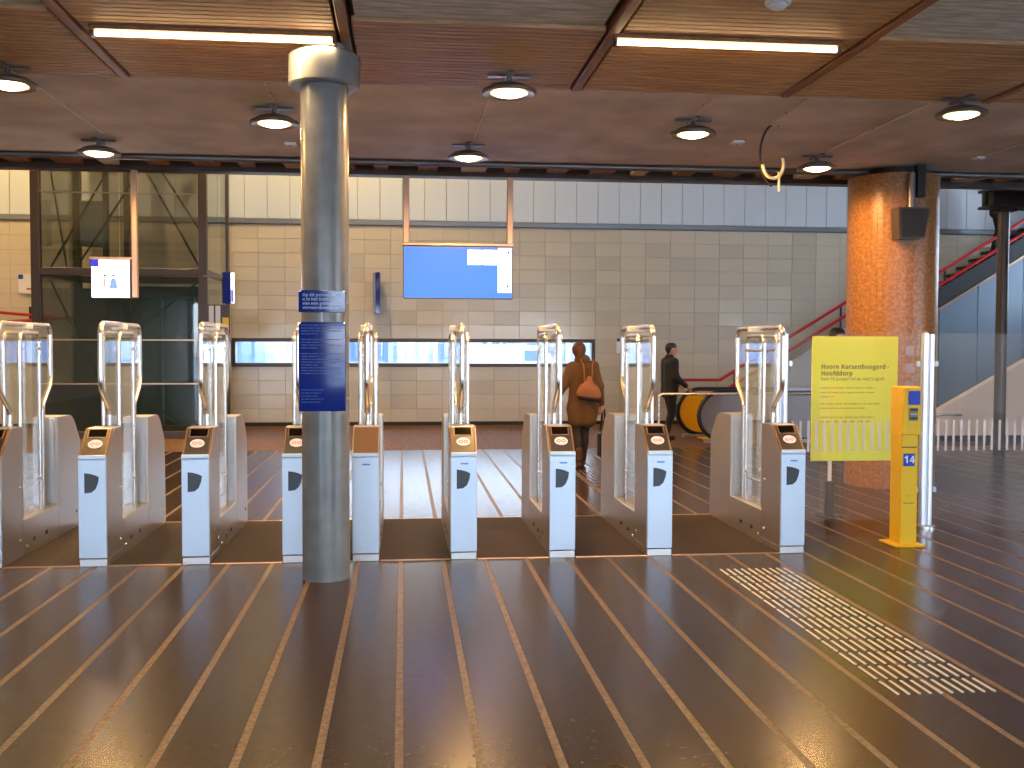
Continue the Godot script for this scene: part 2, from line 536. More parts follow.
# ------------------------------------------------------------------ walls
func build_walls() -> void:
	var zb := -21.3
	var w := struct("wall_back")
	var wx0 := -3.47
	var tw := 0.5364
	var wx1 := wx0 + tw * 14
	var y0 := 0.06
	var th := 0.29
	var oy0 := y0 + th * 4
	var oy1 := y0 + th * 6
	bx("wall_body", Vector3(-10, 0, zb - 0.32), Vector3(wx0, 8, zb), mats.grout, w)
	bx("wall_body", Vector3(wx1, 0, zb - 0.32), Vector3(15, 8, zb), mats.grout, w)
	bx("wall_body", Vector3(wx0, 0, zb - 0.32), Vector3(wx1, oy0, zb), mats.grout, w)
	bx("wall_body", Vector3(wx0, oy1, zb - 0.32), Vector3(wx1, 8, zb), mats.grout, w)
	var tm := bm(Vector3(tw - 0.008, th - 0.008, 0.012), 0.003)
	var rest := MB.new()
	for r in 14:
		for k in range(-12, 35):
			if (r == 4 or r == 5) and k >= 0 and k < 14:
				continue
			var c := Vector3(wx0 + tw * (k + 0.5), y0 + th * (r + 0.5), zb + 0.004)
			if k >= 0 and k <= 22:
				part("tile", tm, mats["tile%d" % ((k * 5 + r * 3 + (k * r) % 7) % 4)], w, c)
			elif c.x > -9.7 and c.x < 14.7:
				rest.box(c, Vector3(tw - 0.008, th - 0.008, 0.012), 0.0)
	var o := part("tiling", rest.mesh(), mats.tile0, w)
	tag(o, "", "", "", "stuff")
	for k in range(-14, 40):
		var x := -3.2 + 0.455 * k
		bx("wall_panel", Vector3(x + 0.006, 4.24, zb - 0.01), Vector3(x + 0.449, 7.9, zb + 0.022), mats.wall_panel, w, 0.004)
	var tr := struct("trim_1")
	bx("rail", Vector3(-10, 4.125, zb - 0.01), Vector3(15, 4.225, zb + 0.06), mats.rail_grey, tr, 0.01)
	var bb := struct("baseboard_back")
	bx("baseboard", Vector3(-10, 0, zb), Vector3(15, 0.075, zb + 0.03), mats.dark, bb)
	# window strip
	var win := struct("window_1")
	var fr := 0.075
	bx("frame", Vector3(wx0, oy0, zb - 0.2), Vector3(wx1, oy0 + fr, zb + 0.04), mats.post_brown, win, 0.006)
	bx("frame", Vector3(wx0, oy1 - fr, zb - 0.2), Vector3(wx1, oy1, zb + 0.04), mats.post_brown, win, 0.006)
	bx("frame", Vector3(wx0, oy0 + fr, zb - 0.2), Vector3(wx0 + fr, oy1 - fr, zb + 0.04), mats.post_brown, win, 0.006)
	bx("frame", Vector3(wx1 - fr, oy0 + fr, zb - 0.2), Vector3(wx1, oy1 - fr, zb + 0.04), mats.post_brown, win, 0.006)
	for k in 3:
		var xa := wx0 + fr + (wx1 - wx0 - 2 * fr) / 3.0 * k
		bx("pane", Vector3(xa + 0.004, oy0 + fr, zb - 0.1), Vector3(xa + (wx1 - wx0 - 2 * fr) / 3.0 - 0.004, oy1 - fr, zb - 0.09), mats.glass_clear, win)
	# side walls
	var wl := struct("wall_left")
	bx("wall_body", Vector3(-10.3, -0.3, -21.6), Vector3(-10, 8.2, 12.3), mats.plaster, wl)
	var wr := struct("wall_right")
	var holes := [[-19.2, -16.4, 2.6, 6.2], [-5.0, 5.0, 0.9, 3.3]]
	bx("wall_body", Vector3(15, -0.3, -21.6), Vector3(15.3, 0.9, 12.3), mats.plaster, wr)
	bx("wall_body", Vector3(15, 6.2, -21.6), Vector3(15.3, 8.2, 12.3), mats.plaster, wr)
	bx("wall_body", Vector3(15, 0.9, -21.6), Vector3(15.3, 6.2, -19.2), mats.plaster, wr)
	bx("wall_body", Vector3(15, 0.9, -19.2), Vector3(15.3, 2.6, -16.4), mats.plaster, wr)
	bx("wall_body", Vector3(15, 0.9, -16.4), Vector3(15.3, 6.2, -5.0), mats.plaster, wr)
	bx("wall_body", Vector3(15, 3.3, -5.0), Vector3(15.3, 6.2, 5.0), mats.plaster, wr)
	bx("wall_body", Vector3(15, 0.9, 5.0), Vector3(15.3, 6.2, 12.3), mats.plaster, wr)
	for n in 2:
		var q: Array = holes[n]
		var w3 := struct("window_%d" % (3 + n))
		var cnt := int(round((q[1] - q[0]) / 1.5))
		var dz: float = (q[1] - q[0]) / cnt
		for k in cnt:
			bx("pane", Vector3(15.13, q[2], q[0] + k * dz + 0.035), Vector3(15.14, q[3], q[0] + (k + 1) * dz - 0.035), mats.glass_clear, w3)
			if k > 0:
				bx("mullion", Vector3(15.08, q[2], q[0] + k * dz - 0.035), Vector3(15.2, q[3], q[0] + k * dz + 0.035), mats.post_grey, w3)
	# the end wall behind the camera: three glazed openings between piers, with a transom band
	var wf := struct("wall_front")
	bx("wall_body", Vector3(-10, -0.3, 12.0), Vector3(15, 0.05, 12.3), mats.concrete, wf)
	bx("wall_body", Vector3(-10, 3.6, 12.0), Vector3(15, 4.3, 12.3), mats.concrete, wf)
	var op := [[-9.8, -4.2, 0.05, 3.6], [-1.9, 4.2, 0.6, 2.15], [-1.9, 4.2, 2.5, 3.6], [4.5, 10.9, 0.05, 3.6]]
	for q in [[-10, -9.8], [-4.2, -1.9], [4.2, 4.5], [10.9, 15]]:
		bx("pier", Vector3(q[0], 0.05, 12.0), Vector3(q[1], 3.6, 12.3), mats.concrete, wf)
	bx("transom", Vector3(-1.9, 0.05, 12.0), Vector3(4.2, 0.6, 12.3), mats.concrete, wf)
	bx("transom", Vector3(-1.9, 2.15, 12.0), Vector3(4.2, 2.5, 12.3), mats.concrete, wf)
	var w2 := struct("window_2")
	for q in op:
		var cnt := int(round((q[1] - q[0]) / 1.9))
		var dx: float = (q[1] - q[0]) / cnt
		for k in cnt:
			bx("pane", Vector3(q[0] + k * dx + 0.035, q[2], 12.14), Vector3(q[0] + (k + 1) * dx - 0.035, q[3], 12.15), mats.glass_clear, w2)
			if k > 0:
				bx("mullion", Vector3(q[0] + k * dx - 0.035, q[2], 12.08), Vector3(q[0] + k * dx + 0.035, q[3], 12.2), mats.post_grey, w2)

# ------------------------------------------------------------------ ceiling
func build_ceiling() -> void:
	var c := struct("ceiling")
	var H := 3.75
	bx("slab", Vector3(-10, 4.05, -12.62), Vector3(15, 4.3, 12.0), mats.concrete, c)
	bx("plaster_soffit", Vector3(-10, H, -11.62), Vector3(15, 4.05, -8.36), mats.plaster, c)
	# slatted panels between the beams
	var seams := [-9.3, -7.5, -5.72, -3.94, -2.16, -0.39, 1.405, 3.18, 4.96, 6.74, 8.52, 10.3, 12.1]
	var slat_mesh := {}
	for k in seams.size():
		var x: float = seams[k]
		bx("beam", Vector3(x - 0.035, H - 0.012, -8.34), Vector3(x + 0.035, H + 0.06, 11.9), mats.wood_beam, c, 0.006)
		if k == seams.size() - 1:
			break
		var x0 := x + 0.06
		var x1: float = seams[k + 1] - 0.06
		for row in 12:
			var zf := -8.34 + row * 1.6
			var grey: bool = (k % 2 == 1) and row >= 1 and row % 3 != 0
			if grey:
				for p in 4:
					bx("grey_board", Vector3(x0 + 0.02, H + 0.025, zf + p * 0.4 + 0.003), Vector3(x1 - 0.02, H + 0.06, zf + p * 0.4 + 0.397), mats.plank_grey, c, 0.003)
			else:
				var key := "%.3f" % (x1 - x0)
				if not slat_mesh.has(key):
					var mb := MB.new()
					for s in 20:
						mb.box(Vector3(0, 0, 0.04 + s * 0.08), Vector3(x1 - x0, 0.035, 0.058), 0.0)
					slat_mesh[key] = mb.mesh()
				var o := part("slats", slat_mesh[key], mats.wood, c, Vector3((x0 + x1) / 2, H + 0.0175, zf))
				tag(o, "", "", "", "stuff")
	# open edge above the gates' far side: conduit, rails and cross pieces with dark gaps
	var e := struct("trim_2")
	part("conduit", MB.new().tube([Vector3(-10, H - 0.035, -11.66), Vector3(15, H - 0.035, -11.66)], 0.035, 12).mesh(), mats.post_grey, e)
	bx("edge_rail", Vector3(-10, H, -11.92), Vector3(15, H + 0.06, -11.72), mats.plaster, e)
	bx("edge_rail", Vector3(-10, H - 0.05, -12.62), Vector3(15, H + 0.1, -12.42), mats.post_brown, e)
	for k in 48:
		var x := -9.7 + 0.52 * k
		bx("cross_piece", Vector3(x, H + 0.005, -12.42), Vector3(x + 0.17 + 0.06 * (k % 3), H + 0.05, -11.92), mats.wood_beam if k % 4 else mats.plaster, e)
	# tall hall: closing wall over the edge, roof with skylight
	var wu := struct("wall_over_edge")
	bx("wall_body", Vector3(-10, 4.3, -12.62), Vector3(15, 6.7, -12.3), mats.plaster, wu)
	bx("wall_body", Vector3(-10, 7.3, -12.62), Vector3(15, 8.2, -12.3), mats.plaster, wu)
	bx("wall_body", Vector3(-10, 6.7, -12.62), Vector3(-1.5, 7.3, -12.3), mats.plaster, wu)
	bx("wall_body", Vector3(10.5, 6.7, -12.62), Vector3(15, 7.3, -12.3), mats.plaster, wu)
	var w5 := struct("window_5")
	for k in 8:
		bx("pane", Vector3(-1.5 + k * 1.5 + 0.035, 6.7, -12.47), Vector3(k * 1.5 - 0.035, 7.3, -12.46), mats.glass_clear, w5)
		if k > 0:
			bx("mullion", Vector3(-1.5 + k * 1.5 - 0.035, 6.7, -12.52), Vector3(-1.5 + k * 1.5 + 0.035, 7.3, -12.40), mats.post_grey, w5)
	var r := struct("ceiling_tall_hall")
	bx("roof_slab", Vector3(-10, 7.9, -21.62), Vector3(15, 8.2, -12.3), mats.plaster, r)
	# ceiling fittings
	var d := thing("smoke_detector", "white round smoke detector on the slatted ceiling at the top edge", "smoke detector", Vector3(2.27, H, -6.08))
	part("base", MB.new().lathe([Vector2(0.0, -0.02), Vector2(0.075, -0.02), Vector2(0.08, 0.0)], 24).mesh(), mats.white, d)
	part("dome", MB.new().lathe([Vector2(0.0, -0.05), Vector2(0.035, -0.047), Vector2(0.055, -0.03), Vector2(0.058, -0.02)], 24).mesh(), mats.white, d)
	for q in [[-1.16, -10.85, "small white ceiling cover plate behind the lamp beside the grey column"], [3.4, -10.2, "small white ceiling cover plate between the cable loop and the pale lamp"], [6.3, -10.7, "small white ceiling cover plate right of the orange column"]]:
		var j := thing("ceiling_cover_plate", q[2], "cover plate", Vector3(q[0], H, q[1]), 0.0, "ceiling cover plates")
		part("plate", bm(Vector3(0.12, 0.03, 0.12), 0.01), mats.white, j, Vector3(0, -0.015, 0))
		part("screw_cap", MB.new().lathe([Vector2(0, -0.036), Vector2(0.012, -0.036), Vector2(0.014, -0.03)], 12).mesh(), mats.rail_grey, j)
	var cl := thing("hanging_cable", "loose cable loop with pale end hanging from the ceiling", "cable", Vector3(3.42, H, -9.45))
	var pts := []
	for k in 20:
		var a := PI * 0.42 + k * 0.085 * PI * 0.62
		pts.append(Vector3(0.13 + cos(a) * 0.16 - 0.02, -0.28 + sin(a) * 0.30, 0))
	pts.push_front(Vector3(0.12, 0.0, 0))
	part("cable", MB.new().tube(pts, 0.011, 8).mesh(), mats.dark, cl)
	var loop := []
	for k in 22:
		var a := PI * 1.0 + k * PI * 1.15 / 21
		loop.append(Vector3(0.075 + cos(a) * 0.10, -0.37 + sin(a) * 0.13, 0.02))
	part("pale_sleeve", MB.new().tube(loop, 0.016, 8).mesh(), mats.cable_white, cl)
	part("cable_end", MB.new().tube([Vector3(0.13, -0.44, 0.02), Vector3(0.135, -0.62, 0.02)], 0.012, 8).mesh(), mats.cable_white, cl)

# ------------------------------------------------------------------ ticket gates
func hoop_path(zf: float, zr: float, y0: float, y1: float, r: float) -> Array:
	var p := [Vector3(0, y0, zf), Vector3(0, y1 - r, zf)]
	for k in 5:
		var a := PI / 2 * (k + 1) / 5.0
		p.append(Vector3(0, y1 - r + sin(a) * r, zf - r + cos(a) * r))
	for k in 6:
		var a := PI / 2 * k / 5.0
		p.append(Vector3(0, y1 - r + cos(a) * r, zr + r - sin(a) * r))
	p.append(Vector3(0, y0, zr))
	return p

func make_gate(kind: int, label: String) -> Node3D:
	var g := thing("ticket_gate", label, "ticket gate", Vector3.ZERO, 0.0, "ticket gates in the row")
	var W := 0.205
	var side := Transform3D(Basis(Vector3(0, 0, -1), Vector3(0, 1, 0), Vector3(1, 0, 0)), Vector3.ZERO)  # polygon x -> -z, extrusion -> x
	# front cabinet
	part("plinth", bm(Vector3(W - 0.006, 0.055, 0.425), 0.003), mats.steel, g, Vector3(0, 0.0275, -0.215))
	var prof := PackedVector2Array([Vector2(0.004, 0.06), Vector2(0.004, 0.80), Vector2(0.215, 1.015), Vector2(0.43, 1.015), Vector2(0.43, 0.06)])
	part("front_cabinet", MB.new().extrude(prof, -W / 2, W / 2, side).mesh(), mats.steel, g)
	part("front_panel", bm(Vector3(W - 0.004, 0.735, 0.012), 0.003), mats.steel_front, g, Vector3(0, 0.43, 0.002))
	part("front_lip", bm(Vector3(W - 0.004, 0.03, 0.016), 0.004), mats.steel_front, g, Vector3(0, 0.818, 0.004))
	# sloping reader
	var slope := Basis(Vector3.RIGHT, -PI / 4 - 0.01)
	slope = Basis(Vector3.RIGHT, Vector3(0, 0.7133, -0.7009), Vector3(0, 0.7009, 0.7133))
	var mid := Vector3(0, 0.9105, -0.106)
	var reader := Node3D.new()
	reader.name = "reader"
	g.add_child(reader)
	reader.transform = Transform3D(slope, mid)
	part("reader_face", bm(Vector3(W - 0.02, 0.275, 0.012), 0.004), mats.reader_face if kind != 1 else mats.reader_frame, reader, Vector3(0, 0, 0.006))
	if kind != 1:
		for s in [-1, 1]:
			part("side_rail", bm(Vector3(0.014, 0.285, 0.02), 0.005), mats.reader_frame, reader, Vector3(s * (W / 2 - 0.01), 0, 0.008))
		part("screen_frame", bm(Vector3(0.145, 0.09, 0.006), 0.002), mats.reader_frame, reader, Vector3(0, 0.085, 0.014))
		part("screen", bm(Vector3(0.128, 0.074, 0.004), 0.001), mats.reader_screen, reader, Vector3(0, 0.085, 0.017))
		var ov := PackedVector2Array()
		for k in 24:
			ov.append(Vector2(cos(TAU * k / 24) * 0.053, sin(TAU * k / 24) * 0.04))
		var oval := part("card_spot", MB.new().extrude(ov, 0.0, 0.006).mesh(), mats.oval, reader, Vector3(0.0, -0.02, 0.012))
		tag(oval, "white oval card spot with a pink print")
		var pr := MB.new()
		for k in 2:
			var ring := []
			for q in 14:
				ring.append(Vector3(-0.02 + 0.04 * k + cos(TAU * q / 14) * 0.015, -0.02 + sin(TAU * q / 14) * 0.011, 0.0185))
			pr.tube(ring, 0.0035, 5, true)
		part("card_spot_print", pr.mesh(), mats.oval_print, reader)
	# emblem on the front
	if kind != 1:
		var sh := PackedVector2Array([Vector2(-0.05, -0.075), Vector2(0.0, -0.07), Vector2(0.03, -0.045), Vector2(0.048, 0.0), Vector2(0.055, 0.045), Vector2(0.03, 0.058), Vector2(-0.01, 0.07), Vector2(-0.05, 0.075)])
		part("emblem", MB.new().extrude(sh, 0.0, 0.004).mesh(), mats.emblem, g, Vector3(-0.005, 0.625, 0.0075))
	if kind != 2:
		part("name_strip", bm(Vector3(0.06, 0.012, 0.002)), mats.blue_print, g, Vector3(0.005, 0.745, 0.009))
	# beam between the cabinets
	part("low_beam", bm(Vector3(W, 0.285, 0.82), 0.006), mats.steel, g, Vector3(0, 0.1425, -0.84))
	for s in [-1, 1]:
		for q in [[-0.66, 0.10], [-0.94, 0.10]]:
			part("sensor_eye", bm(Vector3(0.006, 0.03, 0.05), 0.002), mats.black, g, Vector3(s * (W / 2 + 0.002), q[1], q[0]))
		for q in [[-0.50, 0.07], [-0.36, 0.14], [-0.36, 0.55], [-1.72, 0.15]]:
			part("bolt", MB.new().lathe([Vector2(0.012, 0), Vector2(0.010, 0.006), Vector2(0, 0.007)], 10).mesh(), mats.chrome, g, Vector3(s * W / 2, q[1], q[0])).rotation = Vector3(0, 0, -s * PI / 2)
	# rear cabinet
	var rp := PackedVector2Array([Vector2(1.25, 0.0), Vector2(1.25, 1.03), Vector2(1.56, 1.03), Vector2(1.63, 1.015), Vector2(1.70, 0.97), Vector2(1.82, 0.83), Vector2(1.86, 0.78), Vector2(1.88, 0.0)])
	part("rear_cabinet", MB.new().extrude(rp, -W / 2, W / 2, side).mesh(), mats.steel, g)
	part("rear_cabinet_front", bm(Vector3(W - 0.05, 0.72, 0.008), 0.002), mats.steel_front, g, Vector3(0, 0.66, -1.247))
	# great hoop: narrow below, wider above
	var hp := [Vector3(0, 0.285, -0.47), Vector3(0, 1.10, -0.47), Vector3(0, 1.15, -0.455), Vector3(0, 1.30, -0.265), Vector3(0, 1.36, -0.245)]
	var top := hoop_path(-0.245, -1.40, 1.40, 1.815, 0.085)
	hp.append_array(top)
	hp.append_array([Vector3(0, 1.36, -1.40), Vector3(0, 1.30, -1.38), Vector3(0, 1.15, -1.20), Vector3(0, 1.10, -1.19), Vector3(0, 0.285, -1.19)])
	part("great_hoop", MB.new().tube(hp, 0.021, 10).mesh(), mats.chrome, g)
	var gp := PackedVector2Array([Vector2(0.49, 0.29), Vector2(0.49, 1.13), Vector2(0.27, 1.34), Vector2(0.27, 1.74), Vector2(0.33, 1.795), Vector2(1.32, 1.795), Vector2(1.38, 1.74), Vector2(1.38, 1.34), Vector2(1.17, 1.13), Vector2(1.17, 0.29)])
	part("fixed_pane", MB.new().extrude(gp, -0.004, 0.004, side).mesh(), mats.glass, g)
	# two small hoops with the sliding wings
	for s in [-1, 1]:
		var ih := part("wing_hoop", MB.new().tube(hoop_path(-0.52, -0.95, 0.285, 1.745, 0.07), 0.017, 10).mesh(), mats.chrome, g, Vector3(s * 0.06, 0, 0))
		part("wing_pane", bm(Vector3(0.008, 1.40, 0.39)), mats.glass, ih, Vector3(0, 1.0, -0.735))
		part("hinge_clamp", bm(Vector3(0.03, 0.03, 0.045), 0.005), mats.steel, ih, Vector3(0, 1.62, -0.93))
		part("hinge_clamp", bm(Vector3(0.03, 0.03, 0.045), 0.005), mats.steel, ih, Vector3(0, 0.55, -0.93))
	part("top_clip", bm(Vector3(0.10, 0.05, 0.12), 0.008), mats.white, g, Vector3(-0.02, 1.80, -0.86))
	if kind == 3:
		part("cross_bar", MB.new().tube([Vector3(-0.06, 1.62, -0.52), Vector3(-0.06, 1.62, -0.95)], 0.012, 8).mesh(), mats.chrome, g)
		part("cross_bar", MB.new().tube([Vector3(-0.06, 0.50, -0.52), Vector3(-0.06, 0.50, -0.95)], 0.012, 8).mesh(), mats.chrome, g)
	return g

func build_gates() -> void:
	var xs := [-3.045, -2.295, -1.55, -0.81, -0.285, 0.465, 1.235, 2.01, 3.095]
	var labels := [
		"leftmost steel ticket gate, cut off by the left edge of the picture",
		"second steel ticket gate from the left, below the white pictogram sign",
		"third steel ticket gate from the left, one gate before the column's partly hidden one",
		"steel ticket gate partly hidden on the left side of the grey column",
		"steel ticket gate with plain copper-toned top and no black emblem, right of the grey column",
		"steel ticket gate standing alone below the blue hanging screen",
		"steel ticket gate just left of the woman with the backpack",
		"steel ticket gate between the woman with the backpack and the man in black",
		"rightmost steel ticket gate beside the wide lane, left of the yellow poster"]
	var proto := {}
	for i in 9:
		var kind: int = 1 if i == 4 else 3 if i == 8 else 0 if i > 4 else 2
		var at := Vector3(xs[i], 0, GATE_Z)
		if proto.has(kind):
			copy(proto[kind], labels[i], at)
		else:
			proto[kind] = make_gate(kind, labels[i])
			proto[kind].position = at
	var lanes := ["leftmost lane", "lane left of the third gate", "lane left of the grey column", "narrow gap behind the grey column", "lane under the blue screen", "lane behind the lone gate", "lane of the walking woman", "wide lane at the right"]
	for i in 8:
		var x0: float = xs[i] + 0.104
		var x1: float = xs[i + 1] - 0.104
		var m := thing("lane_mat", "brown ribbed floor mat in the %s between two ticket gates" % lanes[i], "floor mat", Vector3((x0 + x1) / 2, 0, GATE_Z - 0.94), 0.0, "mats between the ticket gates")
		part("mat", bm(Vector3(x1 - x0, 0.006, 1.86)), mats.mat_brown, m, Vector3(0, 0.003, 0))
		part("edge_strip", bm(Vector3(x1 - x0, 0.009, 0.022), 0.003), mats.edge_trim, m, Vector3(0, 0.0045, 0.942))
		part("edge_strip", bm(Vector3(x1 - x0, 0.009, 0.022), 0.003), mats.edge_trim, m, Vector3(0, 0.0045, -0.942))

# ------------------------------------------------------------------ columns
func build_columns() -> void:
	var c := thing("grey_column", "round glossy grey column in front of the ticket gates", "column", Vector3(-0.545, 0, -7.31))
	part("shaft", MB.new().lathe([Vector2(0.166, 0.0), Vector2(0.166, 3.46)], 48).mesh(), mats.column_grey, c)
	part("capital", MB.new().lathe([Vector2(0.0, 3.45), Vector2(0.235, 3.45), Vector2(0.248, 3.465), Vector2(0.248, 3.66), Vector2(0.235, 3.675), Vector2(0.15, 3.68), Vector2(0.15, 3.74)], 48).mesh(), mats.column_grey, c)
	# blue signs fixed to the column
	var s1 := thing("column_notice", "small blue notice with four lines of white text on the grey column", "sign", Vector3(-0.553, 1.955, -7.125))
	part("plate", bm(Vector3(0.318, 0.152, 0.012), 0.003), mats.sign_blue, s1)
	var lines := ["Op dit perron moet", "u in het bezit zijn", "van een geldig", "vervoersbewijs."]
	for k in 4:
		text_mesh(lines[k], 0.028, mats.sign_ink, s1, Vector3(-0.132, 0.043 - k * 0.029, 0.0065), "lettering", true)
	var hand := PackedVector2Array([Vector2(-0.022, 0.012), Vector2(-0.008, 0.02), Vector2(0.004, 0.014), Vector2(0.016, 0.02), Vector2(0.022, 0.008), Vector2(0.01, -0.01), Vector2(0.002, -0.022), Vector2(-0.006, -0.008)])
	part("pictogram", MB.new().extrude(hand, 0, 0.001).mesh(), mats.sign_ink, s1, Vector3(0.10, -0.045, 0.006))
	var s2 := thing("column_notice", "tall blue notice with fine pale text hanging below the small notice", "sign", Vector3(-0.553, 1.505, -7.125))
	part("plate", bm(Vector3(0.318, 0.615, 0.012), 0.003), mats.sign_blue, s2)
	var rng := RandomNumberGenerator.new()
	rng.seed = 4
	var ink := MB.new()
	for k in 18:
		var long := 0.27
		var y := 0.285 - k * 0.0195
		if k in [3, 6, 8, 11, 14]:
			long = 0.12
		if k in [4, 9]:
			continue
		word_row(ink, rng, -0.142, y, long, 0.007)
	for k in 5:
		word_row(ink, rng, -0.142, -0.16 - k * 0.021, 0.15 - 0.02 * (k % 3), 0.006)
	var o := part("fine_print", ink.mesh(), mats.sign_ink_faint, s2, Vector3(0, 0, 0.0065))
	tag(o, "", "", "", "stuff")
	for s in [s1, s2]:
		for q in [-1, 1]:
			part("corner_screw", MB.new().lathe([Vector2(0.008, 0), Vector2(0.006, 0.004), Vector2(0, 0.005)], 10).mesh(), mats.chrome, s, Vector3(q * 0.15, 0.068 if s == s1 else 0.3, 0.006)).rotation.x = PI / 2
	part("hanger", bm(Vector3(0.012, 0.075, 0.006), 0.002), mats.white, s2, Vector3(0.0, 0.34, 0.0))
	# the two notices stand on straps round the shaft
	for y in [1.955, 1.72, 1.28]:
		part("strap", MB.new().lathe([Vector2(0.166, y - 0.008), Vector2(0.171, y - 0.008), Vector2(0.171, y + 0.008), Vector2(0.166, y + 0.008)], 48).mesh(), mats.rail_grey, c)
	# orange column
	var oc := thing("orange_column", "massive round column clad in glossy orange tiles on the right", "column", Vector3(5.83, 0, -11.72))
	var R := 0.518
	part("core", MB.new().lathe([Vector2(R - 0.006, 0.0), Vector2(R - 0.006, 3.66), Vector2(0.0, 3.66)], 64).mesh(), mats.orange_joint, oc)
	var tl := MB.new()
	var seg := 48
	for r in 40:
		for k in seg:
			var a0 := TAU * (k + 0.015) / seg
			var a1 := TAU * (k + 0.985) / seg
			var ya := 0.0025 + r * 0.0915
			var yb := ya + 0.0885
			var d0 := Vector3(cos(a0), 0, sin(a0))
			var d1 := Vector3(cos(a1), 0, sin(a1))
			tl.quads(d0 * R + Vector3.UP * ya, d1 * R + Vector3.UP * ya, d1 * R + Vector3.UP * yb, d0 * R + Vector3.UP * yb, d0, d1, d1, d0)
			var ri := R - 0.006
			tl.quad(d0 * R + Vector3.UP * yb, d1 * R + Vector3.UP * yb, d1 * ri + Vector3.UP * yb, d0 * ri + Vector3.UP * yb, Vector3.UP)
			tl.quad(d0 * R + Vector3.UP * ya, d0 * R + Vector3.UP * yb, d0 * ri + Vector3.UP * yb, d0 * ri + Vector3.UP * ya, Vector3.UP.cross(d0))
	var to := part("tile_cladding", tl.mesh(), mats.orange_tile, oc)
	tag(to, "", "", "", "stuff")
	part("neck", MB.new().lathe([Vector2(0.36, 3.66), Vector2(0.36, 3.75)], 40).mesh(), mats.black, oc)
	# speaker on its bracket
	var sp := thing("loudspeaker", "dark wedge loudspeaker mounted on the orange column", "loudspeaker", Vector3(5.735, 3.06, -11.10))
	var wedge := PackedVector2Array([Vector2(-0.19, 0.17), Vector2(0.19, 0.17), Vector2(0.13, -0.17), Vector2(-0.17, -0.19)])
	part("cabinet", MB.new().extrude(wedge, -0.10, 0.08).mesh(), mats.post_brown, sp)
	part("grille", MB.new().extrude(PackedVector2Array([Vector2(-0.16, 0.15), Vector2(0.17, 0.15), Vector2(0.12, -0.15), Vector2(-0.145, -0.165)]), 0.08, 0.088).mesh(), mats.dark, sp)
	var sb := thing("speaker_bracket", "dark steel bracket with round tube holding the loudspeaker under the ceiling", "bracket", Vector3(5.76, 3.23, -11.14))
	part("tube", MB.new().tube([Vector3(0, 0, 0), Vector3(0, 0.4, 0)], 0.045, 14).mesh(), mats.post_grey, sb)
	part("channel", bm(Vector3(0.10, 0.36, 0.09), 0.005), mats.dark, sb, Vector3(0.10, 0.32, -0.0))
	# slim steel column with its beam at the far right
	var st := thing("steel_post", "slim brown steel column standing before the stairs at the right edge", "column", Vector3(9.57, 0, -15.5))
	part("shaft", MB.new().lathe([Vector2(0.09, 0.0), Vector2(0.09, 3.86)], 28).mesh(), mats.post_brown, st)
	part("base_ring", MB.new().lathe([Vector2(0.13, 0.0), Vector2(0.13, 0.02), Vector2(0.09, 0.03)], 28).mesh(), mats.post_brown, st)
	part("head_plate", bm(Vector3(0.3, 0.05, 0.3), 0.004), mats.dark, st, Vector3(0, 3.845, 0))
	var be := thing("steel_beam", "dark steel beam resting on the slim column in the top right corner", "beam", Vector3(11.5, 3.87, -15.5))
	part("flange", bm(Vector3(4.55, 0.04, 0.34), 0.003), mats.stair_dark, be, Vector3(0, 0.02, 0))
	part("web", bm(Vector3(4.55, 0.22, 0.05), 0.0), mats.stair_dark, be, Vector3(0, 0.15, 0))
	part("flange", bm(Vector3(4.55, 0.04, 0.34), 0.003), mats.stair_dark, be, Vector3(0, 0.28, 0))
	part("web_stiffener", bm(Vector3(0.03, 0.22, 0.3)), mats.stair_dark, be, Vector3(-2.2, 0.15, 0))

func word_row(mb: MB, rng: RandomNumberGenerator, x: float, y: float, length: float, h: float) -> void:
	var at := x
	while at < x + length:
		var w := minf(rng.randf_range(0.012, 0.05) * h / 0.007, x + length - at)
		if w < h * 0.6:
			break
		mb.box(Vector3(at + w / 2, y, 0), Vector3(w, h, 0.001))
		at += w + h * 0.9

